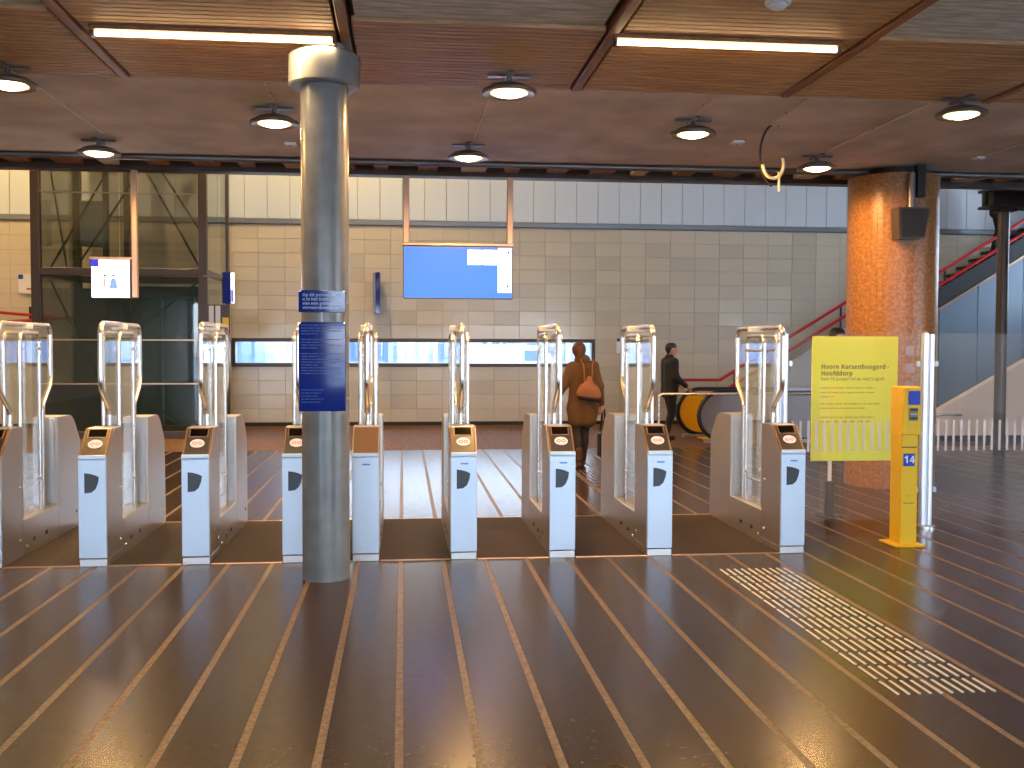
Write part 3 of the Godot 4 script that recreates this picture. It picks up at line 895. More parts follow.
# ------------------------------------------------------------------ lamps
func build_lamps() -> void:
	var spots := [
		[-2.97, -8.16, "round ceiling lamp at the left edge of the picture"],
		[-3.1, -10.93, "round ceiling lamp above the white pictogram sign"],
		[-1.13, -9.28, "round ceiling lamp just left of the grey column"],
		[0.82, -7.95, "round ceiling lamp at the edge of the wooden slats in the middle"],
		[0.68, -10.72, "round ceiling lamp above the blue hanging screen"],
		[2.67, -9.29, "round ceiling lamp between the middle lamp and the hanging cable"],
		[4.69, -8.24, "round ceiling lamp at the right, nearest the wooden slats"],
		[4.53, -10.88, "round ceiling lamp just left of the orange column"]]
	var proto: Node3D = null
	for s in spots:
		if proto == null:
			proto = thing("ceiling_lamp", s[2], "ceiling lamp", Vector3.ZERO, 0.0, "round ceiling lamps")
			part("ceiling_bracket", bm(Vector3(0.34, 0.016, 0.05), 0.003), mats.post_grey, proto, Vector3(0, 0.122, 0))
			part("ceiling_bracket", bm(Vector3(0.05, 0.016, 0.34), 0.003), mats.post_grey, proto, Vector3(0, 0.121, 0))
			part("stem", MB.new().lathe([Vector2(0.022, 0.05), Vector2(0.022, 0.12)], 14).mesh(), mats.post_grey, proto)
			part("shade", MB.new().lathe([Vector2(0.0, 0.075), Vector2(0.06, 0.07), Vector2(0.15, 0.045), Vector2(0.215, 0.005), Vector2(0.215, -0.012), Vector2(0.20, -0.02), Vector2(0.145, -0.012), Vector2(0.14, 0.01)], 40).mesh(), mats.post_grey, proto)
			part("lamp_glass", MB.new().lathe([Vector2(0.0, -0.04), Vector2(0.06, -0.036), Vector2(0.11, -0.022), Vector2(0.138, -0.002), Vector2(0.138, 0.01), Vector2(0.0, 0.012)], 32).mesh(), mats.lamp_glow, proto)
			var l := SpotLight3D.new()
			l.name = "lamp_light"
			l.light_color = Color(1.0, 0.77, 0.48)
			l.light_energy = 3.9
			l.light_size = 0.11
			l.spot_range = 30.0
			l.spot_attenuation = 2.0
			l.spot_angle = 88.0
			l.spot_angle_attenuation = 0.35
			l.rotation.x = -PI / 2
			l.shadow_enabled = true
			l.position = Vector3(0, -0.06, 0)
			proto.add_child(l)
			proto.position = Vector3(s[0], 3.62, s[1])
		else:
			copy(proto, s[2], Vector3(s[0], 3.62, s[1]))
	# conduits on the plaster
	var con := [[-2.95, -8.4, -10.5, "left edge lamp"], [-1.1, -8.4, -9.0, "lamp by the grey column"], [0.72, -8.4, -10.4, "two middle lamps"], [2.6, -8.4, -9.0, "lamp near the hanging cable"], [3.42, -8.4, -9.4, "hanging cable"], [4.5, -8.4, -10.5, "two right hand lamps"], [6.3, -8.4, -10.6, "cover plate by the orange column"]]
	for q in con:
		var t := thing("ceiling_conduit", "thin conduit running along the ceiling to the %s" % q[3], "conduit", Vector3(q[0], 3.74, q[1]), 0.0, "ceiling conduits")
		part("pipe", MB.new().tube([Vector3.ZERO, Vector3(0, 0, q[2] - q[1])], 0.0095, 8).mesh(), mats.plaster, t)
		part("clip", bm(Vector3(0.035, 0.012, 0.02), 0.002), mats.rail_grey, t, Vector3(0, 0.004, (q[2] - q[1]) * 0.5))
	# linear luminaires
	for q in [[-1.245, -7.06, "left long linear light in the slatted ceiling"], [2.21, -6.86, "right long linear light in the slatted ceiling"]]:
		var t := thing("linear_light", q[2], "ceiling light", Vector3(q[0], 3.735, q[1]), 0.0, "linear lights in the slats")
		part("housing", bm(Vector3(1.60, 0.03, 0.12), 0.006), mats.wood_beam, t, Vector3(0, 0.0, 0))
		var tube := part("light_tube", MB.new().tube([Vector3(-0.77, -0.03, 0), Vector3(0.77, -0.03, 0)], 0.018, 12).mesh(), mats.tube_glow, t)
		for s in [-1, 1]:
			part("end_cap", bm(Vector3(0.03, 0.05, 0.06), 0.005), mats.post_grey, t, Vector3(s * 0.785, -0.03, 0))
		var l := AreaLight3D.new()
		l.name = "tube_light"
		l.area_size = Vector2(1.56, 0.045)
		l.light_color = Color(1.0, 0.86, 0.66)
		l.light_energy = 2.2
		l.shadow_enabled = true
		l.area_range = 30.0
		l.position = Vector3(0, -0.06, 0)
		l.rotation.x = -PI / 2
		t.add_child(l)
	# warm downlights high in the tall hall, left of centre: their light lies on the tiled wall
	for q in [[-7.5, "far left"], [-4.6, "left"], [-1.5, "right"]]:
		var t := thing("hall_downlight", "%s warm downlight under the tall hall's roof" % q[1], "ceiling lamp", Vector3(q[0], 7.88, -18.4), 0.0, "downlights of the tall hall")
		part("can", MB.new().lathe([Vector2(0.10, 0.0), Vector2(0.15, -0.12), Vector2(0.17, -0.12), Vector2(0.17, 0.02)], 24).mesh(), mats.post_grey, t)
		part("lamp_disc", MB.new().lathe([Vector2(0.0, -0.06), Vector2(0.12, -0.06), Vector2(0.12, -0.05), Vector2(0, -0.05)], 24).mesh(), mats.lamp_glow, t)
		var l := OmniLight3D.new()
		l.name = "downlight"
		l.light_color = Color(1.0, 0.86, 0.60)
		l.light_energy = 18.0
		l.light_size = 0.12
		l.omni_range = 30.0
		l.omni_attenuation = 2.0
		l.shadow_enabled = true
		l.position = Vector3(0, -0.09, 0)
		t.add_child(l)

# ------------------------------------------------------------------ signs
func build_signs() -> void:
	# blue screen on two hangers
	var s := thing("hanging_screen", "wide bright blue hanging information screen on two steel hangers", "screen", Vector3(0.665, 2.54, -12.46))
	part("case", bm(Vector3(1.33, 0.64, 0.14), 0.01), mats.post_grey, s)
	part("screen_face", bm(Vector3(1.30, 0.61, 0.006)), mats.screen_glow, s, Vector3(0, 0, 0.072))
	part("screen_white_column", bm(Vector3(0.165, 0.54, 0.004)), mats.screen_white, s, Vector3(0.565, 0.03, 0.076))
	for x in [0.197, 0.383]:
		part("screen_white_square", bm(Vector3(0.172, 0.18, 0.004), 0.0018), mats.screen_white, s, Vector3(x, 0.185, 0.076))
	for q in [[0.61, 0.245], [0.60, -0.16]]:
		part("screen_mark", bm(Vector3(0.03, 0.03, 0.004)), mats.plate_blue, s, Vector3(q[0], q[1], 0.0775))
	part("top_rail", bm(Vector3(1.36, 0.035, 0.16), 0.006), mats.edge_trim, s, Vector3(0, 0.337, 0))
	for x in [-0.625, 0.635]:
		part("hanger", bm(Vector3(0.075, 0.86, 0.06), 0.008), mats.edge_trim, s, Vector3(x, 0.78, 0.0))
	var l := AreaLight3D.new()
	l.name = "screen_light"
	l.area_size = Vector2(1.3, 0.6)
	l.light_color = Color(0.35, 0.55, 1.0)
	l.light_energy = 0.12
	l.shadow_enabled = true
	l.area_range = 30.0
	l.rotation.y = PI
	l.position = Vector3(0, 0, 0.1)
	s.add_child(l)
	# pictogram sign
	var p := thing("pictogram_sign", "square white lit pictogram sign hanging from a single steel hanger", "sign", Vector3(-3.40, 2.425, -12.46))
	part("case", bm(Vector3(0.44, 0.45, 0.13), 0.008), mats.post_grey, p)
	part("sign_face", bm(Vector3(0.425, 0.435, 0.006)), mats.sign_glow, p, Vector3(0, 0, 0.066))
	part("sign_corner", bm(Vector3(0.09, 0.085, 0.004)), mats.sign_blue_glow, p, Vector3(-0.175, 0.182, 0.071))
	part("top_rail", bm(Vector3(0.48, 0.03, 0.14), 0.005), mats.edge_trim, p, Vector3(0, 0.24, 0))
	part("hanger", bm(Vector3(0.07, 1.52, 0.06), 0.008), mats.edge_trim, p, Vector3(0.262, 0.54, 0))
	for q in [[-0.065, 0.016], [0.035, 0.05]]:
		var fig := PackedVector2Array([Vector2(-q[1] * 0.5, 0.06), Vector2(q[1] * 0.5, 0.06), Vector2(q[1], -0.06), Vector2(-q[1] * (1.0 if q[1] > 0.03 else 0.5), -0.06)])
		var fg := part("sign_figure", MB.new().extrude(fig, 0.0, 0.003).mesh(), mats.sign_pale_glow if q[1] > 0.03 else mats.rail_grey, p, Vector3(q[0], -0.055, 0.069))
		var hd := PackedVector2Array()
		for k in 14:
			hd.append(Vector2(cos(TAU * k / 14) * 0.019, sin(TAU * k / 14) * 0.019))
		part("sign_head", MB.new().extrude(hd, 0.0, 0.003).mesh(), mats.rail_grey, fg, Vector3(0, 0.092, 0))
	var pl := AreaLight3D.new()
	pl.name = "sign_light"
	pl.area_size = Vector2(0.42, 0.43)
	pl.light_color = Color(1.0, 0.98, 0.95)
	pl.light_energy = 0.3
	pl.shadow_enabled = true
	pl.area_range = 30.0
	pl.rotation.y = PI
	pl.position = Vector3(0, 0, 0.09)
	p.add_child(pl)
	# blade signs near the tiled wall
	var b := thing("blade_sign", "small blue and white lit blade sign beside the glass lift", "sign", Vector3(-3.06, 2.66, -18.45), 0.35)
	part("case", bm(Vector3(0.20, 0.55, 0.10), 0.006), mats.sign_blue, b)
	part("sign_face", bm(Vector3(0.06, 0.53, 0.004)), mats.sign_glow, b, Vector3(0.066, 0, 0.052))
	part("sign_corner", bm(Vector3(0.035, 0.22, 0.004)), mats.sign_blue_glow, b, Vector3(0.055, -0.14, 0.0555))
	part("arm", bm(Vector3(0.36, 0.03, 0.03)), mats.post_grey, b, Vector3(-0.24, 0.2, 0))
	var b2 := thing("blade_sign", "thin dark blue blade sign seen edge-on on the tiled wall", "sign", Vector3(-0.5, 2.7, -20.85))
	part("case", bm(Vector3(0.09, 0.82, 0.72), 0.006), mats.sign_blue, b2)
	part("edge_profile", bm(Vector3(0.05, 0.80, 0.74), 0.004), mats.rail_grey, b2, Vector3(-0.07, 0, 0))
	part("arm", bm(Vector3(0.06, 0.04, 0.12)), mats.post_grey, b2, Vector3(-0.02, 0.25, -0.38))
	var n := thing("wall_notice", "small white notice with blue corner on the wall left of the lift", "sign", Vector3(-7.45, 2.86, -21.26))
	part("plate", bm(Vector3(0.30, 0.38, 0.03), 0.004), mats.white, n)
	part("blue_corner", bm(Vector3(0.09, 0.09, 0.004)), mats.plate_blue, n, Vector3(-0.10, 0.14, 0.0165))
	part("red_mark", bm(Vector3(0.10, 0.03, 0.004)), mats.red, n, Vector3(0.06, -0.10, 0.0165))
	var n2 := thing("wall_notice", "small white notice on the tiled wall beside the window strip's right end", "sign", Vector3(4.55, 1.66, -21.27))
	part("plate", bm(Vector3(0.11, 0.30, 0.025), 0.004), mats.white, n2)
	part("blue_corner", bm(Vector3(0.07, 0.07, 0.004)), mats.plate_blue, n2, Vector3(-0.015, 0.13, 0.014))

# ------------------------------------------------------------------ glass fence, poster, validator
func build_fence() -> void:
	var Z := -8.85
	for q in [[3.375, "aluminium fence post standing against the rightmost ticket gate"], [4.755, "aluminium fence post right of the yellow card validator"], [6.6, "aluminium fence post beyond the right edge of the picture"]]:
		var p := thing("fence_post", q[1], "post", Vector3(q[0], 0, Z), 0.0, "aluminium fence posts")
		part("tube", MB.new().tube([Vector3(-0.026, 0.03, 0), Vector3(-0.026, 1.78, 0)], 0.034, 16).mesh(), mats.aluminium, p)
		part("tube", MB.new().tube([Vector3(0.03, 0.03, 0.01), Vector3(0.03, 1.77, 0.01)], 0.03, 16).mesh(), mats.aluminium, p)
		part("foot_disc", MB.new().lathe([Vector2(0.0, 0.0), Vector2(0.095, 0.0), Vector2(0.095, 0.02), Vector2(0.03, 0.032), Vector2(0, 0.032)], 28).mesh(), mats.chrome, p)
		part("cap", MB.new().lathe([Vector2(0.028, 1.77), Vector2(0.024, 1.795), Vector2(0.0, 1.80)], 16).mesh(), mats.edge_trim, p, Vector3(-0.026, 0, 0))
	for q in [[3.447, 4.682, "clear glass fence pane with white dashes in front of the yellow poster"], [4.828, 6.527, "clear glass fence pane with white dashes right of the validator"]]:
		var g := thing("glass_fence_pane", q[2], "glass pane", Vector3((q[0] + q[1]) / 2, 0, Z), 0.0, "glass fence panes")
		var w: float = q[1] - q[0]
		part("pane", bm(Vector3(w - 0.02, 1.70, 0.01)), mats.glass_fence, g, Vector3(0, 0.93, 0))
		for s in [-1, 1]:
			for y in [0.35, 1.5]:
				part("clamp", bm(Vector3(0.03, 0.05, 0.03), 0.005), mats.aluminium, g, Vector3(s * (w / 2 - 0.015), y, 0))
		var k := 0
		var x := -w / 2 + 0.04
		while x < w / 2 - 0.02:
			part("printed_dash", bm(Vector3(0.022, 0.28, 0.002)), mats.frit, g, Vector3(x, 0.845, 0.0065))
			x += 0.0745
			k += 1
		if q[0] < 4:
			for j in 3:
				part("printed_square", bm(Vector3(0.08, 0.085, 0.002)), mats.frit_lilac, g, Vector3(w / 2 - 0.10, 1.62 - j * 0.165, 0.0065))
	# yellow poster on its stand, behind the glass
	var s := thing("poster_stand", "large yellow timetable poster on a post behind the glass fence", "poster", Vector3(4.365, 0, -9.5))
	part("sheet", bm(Vector3(0.87, 1.21, 0.012), 0.002), mats.poster_yellow, s, Vector3(0, 1.15, 0))
	text_mesh("Hoorn Kersenboogerd -", 0.062, mats.poster_ink, s, Vector3(-0.345, 1.46, 0.0065), "lettering", true)
	text_mesh("Hoofddorp", 0.062, mats.poster_ink, s, Vector3(-0.345, 1.396, 0.0065), "lettering", true)
	text_mesh("(van 18 januari tot en met 5 april)", 0.043, mats.poster_ink, s, Vector3(-0.345, 1.342, 0.0065), "lettering")
	var rng := RandomNumberGenerator.new()
	rng.seed = 9
	var ink := MB.new()
	for q in [[1.255, 0.55], [1.21, 0.54], [1.17, 0.13], [1.10, 0.60], [1.058, 0.45], [0.97, 0.55], [0.928, 0.54]]:
		word_row(ink, rng, -0.345, q[0], q[1], 0.014)
	var o := part("small_print", ink.mesh(), mats.poster_ink_faint, s, Vector3(0, 0, 0.0065))
	tag(o, "", "", "", "stuff")
	part("post", MB.new().tube([Vector3(-0.225, 0.3, -0.035), Vector3(-0.225, 1.6, -0.035)], 0.02, 14).mesh(), mats.white, s)
	part("post_sleeve", MB.new().lathe([Vector2(0.046, 0.0), Vector2(0.046, 0.335), Vector2(0.02, 0.345)], 20, Vector3(-0.225, 0, -0.035)).mesh(), mats.black, s)
	part("foot_plate", bm(Vector3(0.2, 0.012, 0.2), 0.003), mats.dark, s, Vector3(-0.225, 0.006, -0.035))
	# yellow validator
	var v := thing("card_validator", "yellow card validator pole numbered 14 with blue display", "card validator", Vector3(4.165, 0, -8.115))
	part("base_plate", bm(Vector3(0.27, 0.015, 0.30), 0.004), mats.yellow, v, Vector3(0, 0.0075, 0))
	part("pole", bm(Vector3(0.145, 0.92, 0.19), 0.006), mats.yellow, v, Vector3(0.005, 0.475, 0))
	part("head", bm(Vector3(0.16, 0.40, 0.22), 0.008), mats.yellow, v, Vector3(0.012, 1.125, 0.005))
	part("display", bm(Vector3(0.10, 0.115, 0.006), 0.002), mats.plate_blue, v, Vector3(0.025, 1.235, 0.122))
	part("key_pad", bm(Vector3(0.075, 0.105, 0.006), 0.002), mats.post_grey, v, Vector3(0.02, 1.10, 0.122))
	for k in 3:
		part("key_row", bm(Vector3(0.06, 0.014, 0.003)), mats.edge_trim if k == 1 else mats.emblem, v, Vector3(0.02, 1.135 - k * 0.034, 0.1255))
	part("seam", bm(Vector3(0.13, 0.008, 0.002)), mats.emblem, v, Vector3(0.0, 0.825, 0.0955))
	part("number_plate", bm(Vector3(0.10, 0.105, 0.004), 0.001), mats.plate_blue, v, Vector3(0.0, 0.72, 0.097))
	text_mesh("14", 0.085, mats.white, v, Vector3(0, 0.722, 0.0995), "number", true, false)
	part("latch", bm(Vector3(0.05, 0.018, 0.012), 0.004), mats.yellow, v, Vector3(0.01, 0.42, 0.10))
	part("latch_seam", bm(Vector3(0.09, 0.005, 0.002)), mats.emblem, v, Vector3(0.0, 0.36, 0.0955))

# ------------------------------------------------------------------ glass lift
func build_lift() -> void:
	var x0 := -6.41
	var x1 := -3.44
	var zf := -18.5
	var zr := -20.9
	var s := thing("glass_lift", "glazed lift shaft with brown steel frame in front of the tiled wall", "lift", Vector3(-4.925, 0, -19.7))
	var o := Vector3(-4.925, 0, -19.7)
	for x in [x0 + 0.075, x1 - 0.07]:
		for z in [zf - 0.07, zr + 0.07]:
			part("post", bm(Vector3(0.15, 7.6, 0.14), 0.008), mats.post_brown, s, Vector3(x, 3.8, z) - o)
	for y in [0.06, 2.93, 5.6, 7.55]:
		for z in [zf - 0.07, zr + 0.07]:
			part("cross_beam", bm(Vector3(x1 - x0 - 0.3, 0.13, 0.12), 0.006), mats.post_brown, s, Vector3(o.x, y, z) - o)
		for x in [x0 + 0.075, x1 - 0.07]:
			part("side_beam", bm(Vector3(0.12, 0.13, zf - zr - 0.3), 0.006), mats.post_brown, s, Vector3(x, y, o.z) - o)
	for y in [0.97, 1.74, 4.30]:
		part("thin_rail", bm(Vector3(x1 - x0 - 0.3, 0.022, 0.03)), mats.edge_trim if y < 2 else mats.rail_grey, s, Vector3(o.x, y, zf - 0.02) - o)
	# panes
	for q in [[0.13, 2.86], [3.0, 5.53], [5.67, 7.48]]:
		for k in 2:
			var xa := x0 + 0.155 + k * 1.335
			part("pane", bm(Vector3(1.32, q[1] - q[0], 0.012)), mats.glass_green, s, Vector3(xa + 0.66, (q[0] + q[1]) / 2, zf - 0.05) - o)
		for x in [x0 + 0.04, x1 - 0.03]:
			part("side_pane", bm(Vector3(0.012, q[1] - q[0], zf - zr - 0.3)), mats.glass_green, s, Vector3(x, (q[0] + q[1]) / 2, o.z) - o)
	# guide rails, bracing, counterweight
	for x in [-5.67, -5.28, -3.85]:
		part("guide_rail", bm(Vector3(0.10 if x < -4 else 0.13, 7.3, 0.1), 0.004), mats.post_brown, s, Vector3(x, 3.75, zr + 0.5) - o)
	var br := [[-6.2, 4.9, -5.9, 2.95], [-6.2, 3.0, -4.7, 5.6], [-4.9, 5.4, -3.6, 3.0], [-6.2, 2.8, -5.0, 0.2], [-5.0, 1.7, -3.7, 2.75], [-4.3, 5.3, -5.7, 3.1], [-5.7, 0.2, -5.0, 0.95], [-4.9, 0.95, -4.0, 0.2], [-4.75, 5.5, -3.55, 3.6]]
	for q in br:
		part("brace", MB.new().tube([Vector3(q[0], q[1], zf - 0.35) - o, Vector3(q[2], q[3], zf - 0.35) - o], 0.018, 8).mesh(), mats.dark, s)
	part("counterweight", bm(Vector3(0.42, 0.85, 0.25), 0.01), mats.cladding, s, Vector3(-5.86, 3.95, zr + 0.65) - o)
	part("rear_panel", bm(Vector3(x1 - x0 - 0.3, 2.7, 0.05)), mats.post_brown, s, Vector3(o.x, 1.4, zr + 0.2) - o)
	part("pit_panel", bm(Vector3(1.32, 0.85, 0.04)), mats.post_brown, s, Vector3(-5.6, 0.55, zf - 0.16) - o)
	# cabin
	var c := Node3D.new()
	c.name = "cabin"
	s.add_child(c)
	c.position = Vector3(-4.3, 0.06, -19.5) - o
	part("cabin_roof", bm(Vector3(1.35, 0.18, 1.3), 0.01), mats.dark, c, Vector3(0, 2.55, 0))
	part("cabin_floor", bm(Vector3(1.35, 0.12, 1.3), 0.01), mats.dark, c, Vector3(0, 0.07, 0))
	for x in [-0.64, -0.05, 0.64]:
		part("cabin_frame", bm(Vector3(0.07, 2.4, 0.06), 0.005), mats.dark, c, Vector3(x, 1.3, 0.6))
	for x in [-0.345, 0.295]:
		part("cabin_door", bm(Vector3(0.52, 2.3, 0.02)), mats.glass_green, c, Vector3(x, 1.3, 0.6))
	part("cabin_back", bm(Vector3(1.3, 2.3, 0.04)), mats.cladding, c, Vector3(0, 1.3, -0.6))
	part("cabin_panel", bm(Vector3(0.16, 0.4, 0.03), 0.004), mats.steel, c, Vector3(0.5, 1.9, -0.55))
	# call panel and red rails left of the lift
	var h := thing("red_handrail", "pair of red handrails on the wall left of the lift", "handrail", Vector3(-7.6, 0, -21.0))
	part("rail", MB.new().tube([Vector3(-1.9, 2.42, 0), Vector3(1.2, 2.16, 0)], 0.03, 10).mesh(), mats.red, h)
	part("rail", MB.new().tube([Vector3(-1.9, 1.98, 0), Vector3(1.2, 2.19, 0.06)], 0.03, 10).mesh(), mats.red, h)
	for x in [-1.5, 0.3]:
		part("rail_bracket", bm(Vector3(0.04, 0.5, 0.24)), mats.dark, h, Vector3(x, 2.15, -0.13))
	# notice case fixed to the shaft's right post
	var tm := thing("notice_case", "pale and orange notices fixed to the lift frame below the blade sign", "notice case", Vector3(-3.24, 2.12, -18.52))
	part("backing", bm(Vector3(0.38, 0.5, 0.03), 0.004), mats.post_brown, tm, Vector3(0.0, 0, -0.02))
	for k in 2:
		part("pale_sheet", bm(Vector3(0.085, 0.42, 0.004)), mats.white, tm, Vector3(-0.13 + k * 0.115, 0.02, -0.003))
	part("orange_sheet", bm(Vector3(0.11, 0.24, 0.004)), mats.yellow, tm, Vector3(0.115, -0.10, -0.003))

# ------------------------------------------------------------------ stairs at the right
func build_stairs() -> void:
	var zn := -19.8
	var zr := -21.1
	# rail line on the near side: level, up, landing, up
	var slope := 0.605
	var top := [Vector2(5.2, 0.99), Vector2(6.29, 0.99), Vector2(9.85, 3.14), Vector2(10.79, 3.14), Vector2(14.6, 5.42)]
	var st := thing("red_railed_stair", "long stair with two red handrails climbing along the back wall to the right", "stair", Vector3(9.8, 0, zn))
	var o := Vector3(9.8, 0, zn)
	for drop in [0.0, 0.27]:
		var pts := []
		for p in top:
			if drop > 0 and p.x < 6:
				continue
			pts.append(Vector3(p.x, p.y - drop, zn) - o)
		part("handrail", MB.new().tube(pts, 0.032, 10).mesh(), mats.red, st)
	for k in 8:
		var x := 6.6 + k * 1.1
		var y := rail_y(x)
		part("baluster", bm(Vector3(0.03, 0.5, 0.03)), mats.stair_dark, st, Vector3(x, y - 0.27, zn - 0.04) - o)
	# lower flight: closed side
	part("side_wall", MB.new().extrude(PackedVector2Array([Vector2(6.6, 0.0), Vector2(9.85, 0.0), Vector2(9.85, 2.62), Vector2(6.6, 0.655)]), -0.06, 0.0, Transform3D(Basis.IDENTITY, Vector3(0, 0, zn - 0.02) - o)).mesh(), mats.stair_side, st)
	# upper flight: open stringer
	part("stringer", MB.new().extrude(PackedVector2Array([Vector2(9.85, 2.40), Vector2(10.79, 2.40), Vector2(14.6, 4.70), Vector2(14.6, 5.05), Vector2(10.79, 2.80), Vector2(9.85, 2.80)]), -0.08, 0.0, Transform3D(Basis.IDENTITY, Vector3(0, 0, zn) - o)).mesh(), mats.stair_dark, st)
	part("stringer_edge", MB.new().extrude(PackedVector2Array([Vector2(10.79, 2.37), Vector2(14.6, 4.67), Vector2(14.6, 4.71), Vector2(10.79, 2.41)]), -0.10, 0.03, Transform3D(Basis.IDENTITY, Vector3(0, 0, zn) - o)).mesh(), mats.edge_trim, st)
	for k in 12:
		part("tread", bm(Vector3(0.30, 0.17, zn - zr - 0.1), 0.0), mats.stair_dark, st, Vector3(6.75 + k * 0.28, 0.09 + k * 0.17 * 0.98, (zn + zr) / 2) - o)
	part("landing", bm(Vector3(0.95, 0.2, zn - zr - 0.1)), mats.stair_dark, st, Vector3(10.32, 2.5, (zn + zr) / 2) - o)
	for k in 13:
		part("tread", bm(Vector3(0.30, 0.06, zn - zr - 0.1), 0.0), mats.stair_dark, st, Vector3(10.95 + k * 0.28, 2.68 + k * 0.169, (zn + zr) / 2) - o)
	# blue-grey cladding panels under the upper flight
	var xs := [10.15, 11.15, 12.0, 13.0, 14.0, 14.9]
	for k in 5:
		var xa: float = xs[k] + 0.008
		var xb: float = xs[k + 1] - 0.008
		var ya := 2.38 if xa < 10.8 else 2.38 + (xa - 10.79) * slope
		var yb := 2.38 + maxf(0.0, xb - 10.79) * slope
		var poly := PackedVector2Array([Vector2(xa - o.x, 0), Vector2(xb - o.x, 0), Vector2(xb - o.x, yb), Vector2(xa - o.x, ya)])
		tag(part("cladding_panel", MB.new().extrude(poly, -0.53, -0.5).mesh(), mats.cladding, st), "blue-grey metal cladding panel under the upper flight")
	# beige flank of the near stair
	var fl := thing("stair_flank", "beige triangular flank wall of the near stair at the right edge", "stair", Vector3(10.5, 0, -17.0))
	part("flank", MB.new().extrude(PackedVector2Array([Vector2(-2.05, 0.09), Vector2(3.6, 0.09), Vector2(3.6, 2.95), Vector2(0.43, 1.40), Vector2(-1.21, 0.50), Vector2(-2.05, 0.10)]), -0.2, 0.0).mesh(), mats.beige, fl)
	part("skirting", bm(Vector3(5.65, 0.10, 0.22)), mats.dark, fl, Vector3(0.775, 0.05, -0.1))
	part("handrail", MB.new().tube([Vector3(-1.35, 0.47, 0.06), Vector3(-0.75, 0.47, 0.06)], 0.025, 8).mesh(), mats.chrome, fl)
	part("rail_bracket", bm(Vector3(0.25, 0.14, 0.06), 0.01), mats.cladding, fl, Vector3(-1.35, 0.45, 0.03))

func rail_y(x: float) -> float:
	if x < 6.29: return 0.99
	if x < 9.85: return 0.99 + (x - 6.29) * 0.604
	if x < 10.79: return 3.14
	return 3.14 + (x - 10.79) * 0.598

# ------------------------------------------------------------------ escalator and railing
func balustrade(root: Node3D, z: float, x0: float, far: bool) -> void:
	var b := Node3D.new()
	b.name = "balustrade"
	root.add_child(b, true)
	var R := 0.41
	var cy := 0.47
	var L := 3.1
	var arc := []
	var poly := PackedVector2Array()
	for k in 17:
		var a := PI / 2 + PI * k / 16.0
		poly.append(Vector2(x0 + R + cos(a) * R * 0.95, cy + sin(a) * R * 0.95))
		arc.append(Vector3(x0 + R + cos(a) * R, cy + sin(a) * R, z))
	poly.append(Vector2(x0 + L, cy - R * 0.95))
	poly.append(Vector2(x0 + L, cy + R * 0.95))
	arc.push_front(Vector3(x0 + L, cy + R, z))
	arc.append(Vector3(x0 + L * 0.6, cy - R, z))
	part("side_panel", MB.new().extrude(poly, -0.03, 0.03, Transform3D(Basis.IDENTITY, Vector3(0, 0, z))).mesh(), mats.escalator_panel, b)
	part("handrail", MB.new().tube(arc, 0.04, 10).mesh(), mats.rubber, b)
	if far:
		var yp := PackedVector2Array()
		for k in 15:
			var a := PI / 2 + PI * k / 14.0
			yp.append(Vector2(x0 + R + cos(a) * R * 0.90, cy + sin(a) * R * 0.90))
		yp.append(Vector2(x0 + 2.2, cy - R * 0.90))
		yp.append(Vector2(x0 + 2.2, cy + R * 0.90))
		part("yellow_lining", MB.new().extrude(yp, 0.03, 0.042, Transform3D(Basis.IDENTITY, Vector3(0, 0, z))).mesh(), mats.escalator_yellow, b)
	part("skirt_base", bm(Vector3(L, 0.06, 0.16), 0.005), mats.deck, b, Vector3(x0 + L / 2 + 0.1, 0.03, z))

func build_escalator() -> void:
	var e := thing("escalator", "escalator landing with black handrail loops and yellow inner lining", "escalator", Vector3(6.9, 0, -17.5))
	balustrade(e, -0.62, -1.93, true)
	balustrade(e, 0.5, -1.86, false)
	part("comb_plate", bm(Vector3(1.1, 0.02, 0.9), 0.003), mats.escalator_yellow, e, Vector3(-1.05, 0.01, -0.06))
	part("step_band", bm(Vector3(1.7, 0.03, 0.9), 0.003), mats.dark, e, Vector3(0.36, 0.015, -0.06))
	part("outer_deck", bm(Vector3(1.7, 0.07, 0.24), 0.01), mats.deck, e, Vector3(0.4, 0.93, 0.5))
	# railing before it
	var r := thing("steel_railing", "waist-high polished steel railing in front of the escalator", "railing", Vector3(4.7, 0, -14.0))
	var pts := [Vector3(-1.13, 0.0, 0), Vector3(-1.13, 0.93, 0), Vector3(-1.115, 0.965, 0), Vector3(-1.08, 0.985, 0), Vector3(1.6, 0.985, 0), Vector3(1.635, 0.965, 0), Vector3(1.65, 0.93, 0), Vector3(1.65, 0, 0)]
	part("top_rail", MB.new().tube(pts, 0.022, 10).mesh(), mats.chrome, r)
	part("post", MB.new().tube([Vector3(0.3, 0, 0), Vector3(0.3, 0.97, 0)], 0.018, 10).mesh(), mats.chrome, r)

